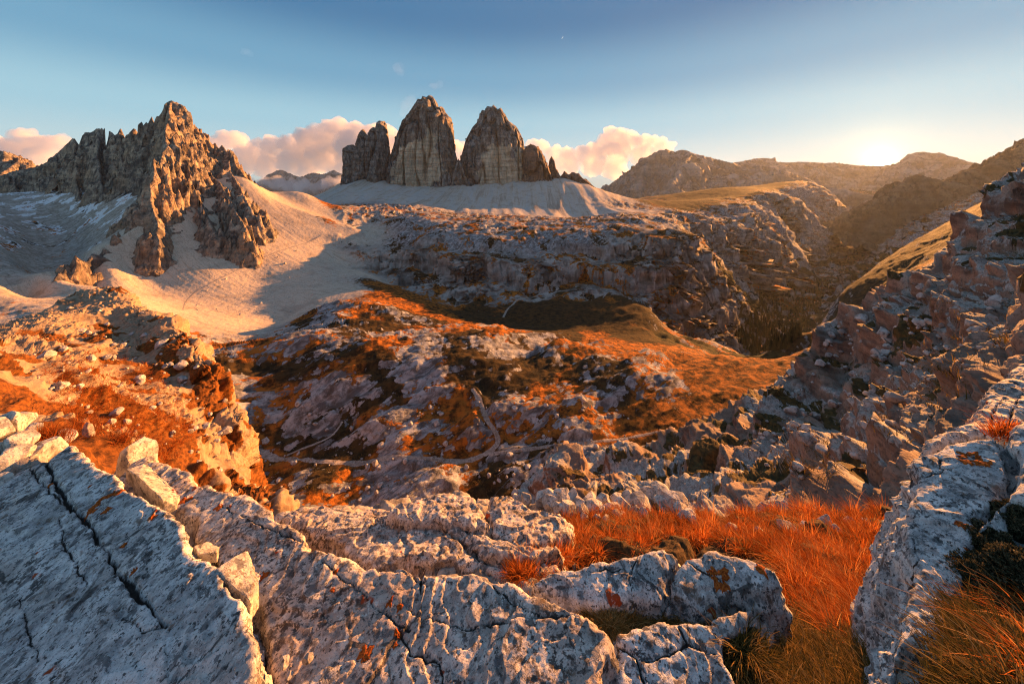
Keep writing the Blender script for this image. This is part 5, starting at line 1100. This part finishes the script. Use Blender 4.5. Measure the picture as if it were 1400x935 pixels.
def cushion(px, row, Y, rx, rz, seed, label):
    r = np.random.default_rng(seed); c = P(px, row, Y); n = 9000
    d = r.normal(size=(n, 3)); d[:, 2] = np.abs(d[:, 2]); d /= np.linalg.norm(d, axis=1)[:, None]
    lump = 1 + .22 * fbm(d * 2.2 + seed, 3); p = c + d * np.array([rx, rx * .9, rz]) * lump[:, None] * r.uniform(.82, 1.04, n)[:, None]
    s = r.uniform(.004, .010, n); t = np.cross(d, r.normal(size=(n, 3))); t /= np.linalg.norm(t, axis=1)[:, None]; b2 = np.cross(d, t) * .45 + d * .6
    V = np.stack([p - t * s[:, None] * .5, p + b2 * s[:, None] * 1.6, p + t * s[:, None] * .5, p - b2 * s[:, None] * .3], 1)
    f = np.arange(n * 4).reshape(n, 4); tn = np.repeat(np.clip(r.normal(.42, .2, n) + (lump - 1) * .9, 0, 1), 4)
    o = link_mesh('cushion_plant', V.reshape(-1, 3), f, M_CUSHION, dict(tone=tn), origin=c - np.array([0, 0, .0])); tag(o, label, 'plant', 'cushion plants beside the leaning slab')
    core, cf = stone_mesh(seed, 4, 0, .3); core[:, 2] = np.maximum(core[:, 2], -.4)
    link_mesh('mat', core * np.array([rx, rx * .9, rz]) * .86 + c, cf, M_SOIL, None, origin=c, parent=o)
M_SOIL = boulder_material('dark_plant_mat', (.012, .012, .007), (.05, .045, .028), (.01, .009, .006), .03)
for px, row, Y, rx, rz, lab in [(1352, 752, 1.80, .115, .10, 'dark green cushion plant touching the leaning slab, uppermost'), (1392, 720, 1.85, .10, .10, 'grey green cushion plant at the right edge under the black joint'), (1350, 800, 1.66, .13, .09, 'dark cushion plant halfway down the right side of the leaning slab'), (1322, 862, 1.52, .085, .06, 'grey cushion plant at the lower foot of the leaning slab'), (1400, 790, 1.62, .12, .10, 'brownish cushion plant at the right edge above the long red grass'), (1384, 850, 1.50, .10, .06, 'flat dark cushion plant among the long red grass')]:
    cushion(px, row, Y, rx, rz, int(px), lab)

# ------------------------------------------------------------------ larches and spruces far down in the valley: a wood nobody could count
def forest():
    r = random.Random(9); V = []; Fc = []; n0 = 0; T = []
    area = [(1000, 470), (1030, 430), (1060, 400), (1100, 380), (1135, 385), (1120, 420), (1095, 455), (1075, 478), (1030, 484)]
    k = 0
    while k < 1500:
        px, row = r.uniform(1000, 1140), r.uniform(380, 484)
        if not inside(px, row, area): continue
        k += 1; p = see_ground(px, row, 380); h = r.uniform(9, 18); w = h * r.uniform(.16, .24); tn = r.random()
        for a, b, s in ((0.08, .55, 1.0), (.3, .78, .72), (.55, 1.0, .45)):
            for j in range(7):
                th = j / 7 * 6.283 + r.uniform(-.2, .2); V.append((p[0] + math.cos(th) * w * s * r.uniform(.75, 1.2), p[1] + math.sin(th) * w * s, p[2] + h * a + r.uniform(-.3, .3))); T.append(tn)
            V.append((p[0], p[1], p[2] + h * b)); T.append(tn)
            Fc += [(n0 + j, n0 + (j + 1) % 7, n0 + 7) for j in range(7)]; n0 += 8
    o = link_mesh('forest', V, Fc, grass_material('needles', [(.012, .018, .009), (.025, .03, .013), (.06, .05, .018), (.11, .07, .022)], .1), dict(tone=T), smooth=False)
    o['kind'] = 'stuff'; o['label'] = 'dark conifer wood on the floor of the deep valley'
forest()

# ------------------------------------------------------------------ clouds beyond the mountains
def cloud_material(name, density, g=0.25):
    m, N, L = newmat(name); out = N.new('ShaderNodeOutputMaterial'); pv = N.new('ShaderNodeVolumePrincipled')
    pv.inputs['Color'].default_value = (.84, .84, .88, 1); pv.inputs['Density'].default_value = density; pv.inputs['Anisotropy'].default_value = g
    L.new(pv.outputs[0], out.inputs['Volume']); return m
M_CLOUD = cloud_material('cumulus', 0.0030); M_WISP = cloud_material('wisp', 0.00008); M_MIST = cloud_material('mist_bank', 0.0028)
def cloud(name, label, puffs, D, mat, voxel, seed, depth=.8, kind=None):
    """puffs: (column, row, radius in photo pixels); merged into one billowing body"""
    r = random.Random(seed); V = []; Fc = []; n0 = 0
    import bmesh
    bm = bmesh.new(); bmesh.ops.create_icosphere(bm, subdivisions=3, radius=1.0); sv = np.array([x.co[:] for x in bm.verts]); sf = np.array([[x.index for x in t.verts] for t in bm.faces]); bm.free()
    k = D / F
    for px, row, rad in puffs:
        for j in range(4):
            s = rad * k * (1.0 if j == 0 else r.uniform(.4, .7)); a = r.uniform(0, 6.28); e = r.uniform(-.2, 1.2)
            c = P(px, row, D) + (np.zeros(3) if j == 0 else np.array([math.cos(a) * math.cos(e), math.sin(a) * math.cos(e), math.sin(e)]) * rad * k * .75) + np.array([0, r.uniform(-1, 1) * rad * k * depth * .5, 0])
            V.append(sv * s + c); Fc.append(sf + n0); n0 += len(sv)
    tmp = link_mesh('cloud_tmp', np.concatenate(V), np.concatenate(Fc)); md = tmp.modifiers.new('r', 'REMESH'); md.mode = 'VOXEL'; md.voxel_size = voxel * k; md.use_smooth_shade = True
    dg = bpy.context.evaluated_depsgraph_get(); me = bpy.data.meshes.new_from_object(tmp.evaluated_get(dg)); bpy.data.objects.remove(tmp)
    n = len(me.vertices); co = np.empty(n * 3, np.float32); me.vertices.foreach_get('co', co); co = co.reshape(-1, 3).astype(float); nn = np.empty(n * 3, np.float32); me.vertices.foreach_get('normal', nn); nn = nn.reshape(-1, 3)
    q = co / (k * 16) + seed; dsp = (0.55 - np.abs(perlin(q)) * 1.7) * 6 + (0.5 - np.abs(perlin(q * 2.3)) * 1.5) * 3.2 + (0.5 - np.abs(perlin(q * 5)) * 1.5) * 1.5
    co = co + nn * (dsp * k)[:, None]; c = co.mean(0); c[2] = co[:, 2].min(); me.vertices.foreach_set('co', (co - c).astype(np.float32).ravel()); me.update()
    tmp = bpy.data.objects.new('cloud_tmp', me); col.objects.link(tmp); md = tmp.modifiers.new('r', 'REMESH'); md.mode = 'VOXEL'; md.voxel_size = voxel * k * .75; md.use_smooth_shade = True   # closes the folds
    me = bpy.data.meshes.new_from_object(tmp.evaluated_get(bpy.context.evaluated_depsgraph_get())); bpy.data.objects.remove(tmp)
    me.materials.clear(); me.materials.append(mat); o = bpy.data.objects.new(name, me); col.objects.link(o); o.location = tuple(float(x) for x in c)
    return tag(o, label, 'cloud', None, kind or 'thing')
cloud('cloud', 'puffy pink lit cloud at the left edge behind the jagged ridge', [(-30, 205, 22), (-5, 212, 18), (18, 205, 14), (38, 190, 12), (50, 200, 14), (66, 198, 11), (80, 196, 9), (60, 212, 14), (92, 202, 8), (30, 218, 16)], 15000, M_CLOUD, 1.6, 1)
cloud('cloud', 'large pale cumulus bank between the jagged peak and the towers', [(270, 205, 10), (288, 200, 12), (306, 194, 11), (322, 193, 12), (338, 206, 12), (358, 210, 14), (378, 203, 14), (400, 200, 15), (424, 190, 16), (445, 182, 14), (462, 180, 13), (485, 182, 13), (508, 184, 12), (528, 184, 11), (548, 196, 14), (330, 222, 18), (365, 228, 18), (400, 222, 20), (440, 212, 22), (480, 208, 22), (520, 210, 20), (560, 215, 16), (300, 220, 15), (420, 235, 16), (470, 232, 16)], 15500, M_CLOUD, 1.6, 2)
cloud('cloud', 'small pink cloud scrap glimpsed in the gap between the two tallest towers', [(622, 200, 10), (634, 208, 10), (646, 212, 9), (628, 222, 12)], 15500, M_CLOUD, 1.6, 3)
cloud('cloud', 'grey and gold cumulus cloud right of the towers before the hazy mountain', [(728, 200, 8), (742, 204, 9), (758, 212, 10), (776, 216, 11), (796, 214, 12), (814, 208, 12), (828, 194, 11), (836, 184, 9), (850, 188, 10), (866, 194, 11), (884, 196, 10), (900, 198, 9), (914, 201, 7), (845, 206, 16), (875, 212, 14), (810, 226, 14), (780, 230, 12), (840, 230, 16), (760, 228, 10)], 15500, M_CLOUD, 1.6, 4)
cloud('cloud', 'low white mist bank below the far bluish peaks', [(345, 256, 8), (362, 253, 8), (380, 255, 9), (398, 257, 9), (416, 258, 9), (434, 256, 9), (452, 252, 9), (468, 250, 9), (330, 250, 8)], 11600, M_MIST, 1.8, 5)
cloud('cloud', 'faint pink wisp high above the gap between the slender and tallest tower', [(556, 146, 6), (562, 138, 5), (553, 154, 5)], 15500, M_WISP, 1.2, 6)
cloud('cloud', 'tiny pink wisp above the tallest tower', [(594, 118, 4.5), (602, 117, 3)], 15500, M_WISP, 1.0, 7)
cloud('cloud', 'tiny pink wisp above the jagged peak', [(333, 70, 3.2), (341, 72, 2.6)], 15500, M_WISP, 0.8, 8)
cloud('cloud', 'faint pink wisp upper left of the tallest tower', [(543, 94, 5), (550, 100, 5)], 15500, M_WISP, 1.2, 9)

# ------------------------------------------------------------------ thin crescent moon
def moon():
    D = 30000.0; c = P(768, 51, D); k = D / F; V = []; n = 24; ang = R(35)
    for i in range(n):
        t = -math.pi / 2 + math.pi * i / (n - 1); ro = 2.0; x1, z1 = ro * math.cos(t), ro * math.sin(t); x0 = ro * .62 * math.cos(t)
        for x in (x0, x1):
            X = x * math.cos(ang) + z1 * math.sin(ang); Zz = -x * math.sin(ang) + z1 * math.cos(ang)
            for yy in (-1, 1): V.append(c + np.array([X * k, yy * k * .3 * math.cos(t), Zz * k]))
    f = []
    for i in range(n - 1):
        a = i * 4; b = a + 4
        for p, q in ((0, 1), (1, 3), (3, 2), (2, 0)): f.append((a + p, a + q, b + q, b + p))
    m, N, L = newmat('moonlight'); out = N.new('ShaderNodeOutputMaterial'); e = N.new('ShaderNodeEmission'); e.inputs[0].default_value = (1, .95, .85, 1); e.inputs[1].default_value = .22; L.new(e.outputs[0], out.inputs[0])
    tag(link_mesh('moon', V, f, m, None, origin=c), 'thin white crescent moon high in the blue sky', 'moon')
moon()

# ------------------------------------------------------------------ air
def build_haze():
    x0, x1, y0, y1, z0, z1 = -12500, 13500, -300, 10200, -760, 760
    v = [(x, y, z) for x in (x0, x1) for y in (y0, y1) for z in (z0, z1)]
    f = [(0, 1, 3, 2), (4, 6, 7, 5), (0, 4, 5, 1), (2, 3, 7, 6), (0, 2, 6, 4), (1, 5, 7, 3)]
    m, N, L = newmat('evening_haze'); out = N.new('ShaderNodeOutputMaterial'); pv = N.new('ShaderNodeVolumePrincipled')
    pv.inputs['Color'].default_value = (0.46, 0.52, 0.60, 1); pv.inputs['Density'].default_value = HAZE_DENSITY; pv.inputs['Anisotropy'].default_value = 0.4
    L.new(pv.outputs[0], out.inputs['Volume'])
    o = link_mesh('haze', v, f, m, smooth=False); o['kind'] = 'stuff'; tag(o, 'thin evening haze filling the valleys', None)
if HAZE_DENSITY > 0: build_haze()
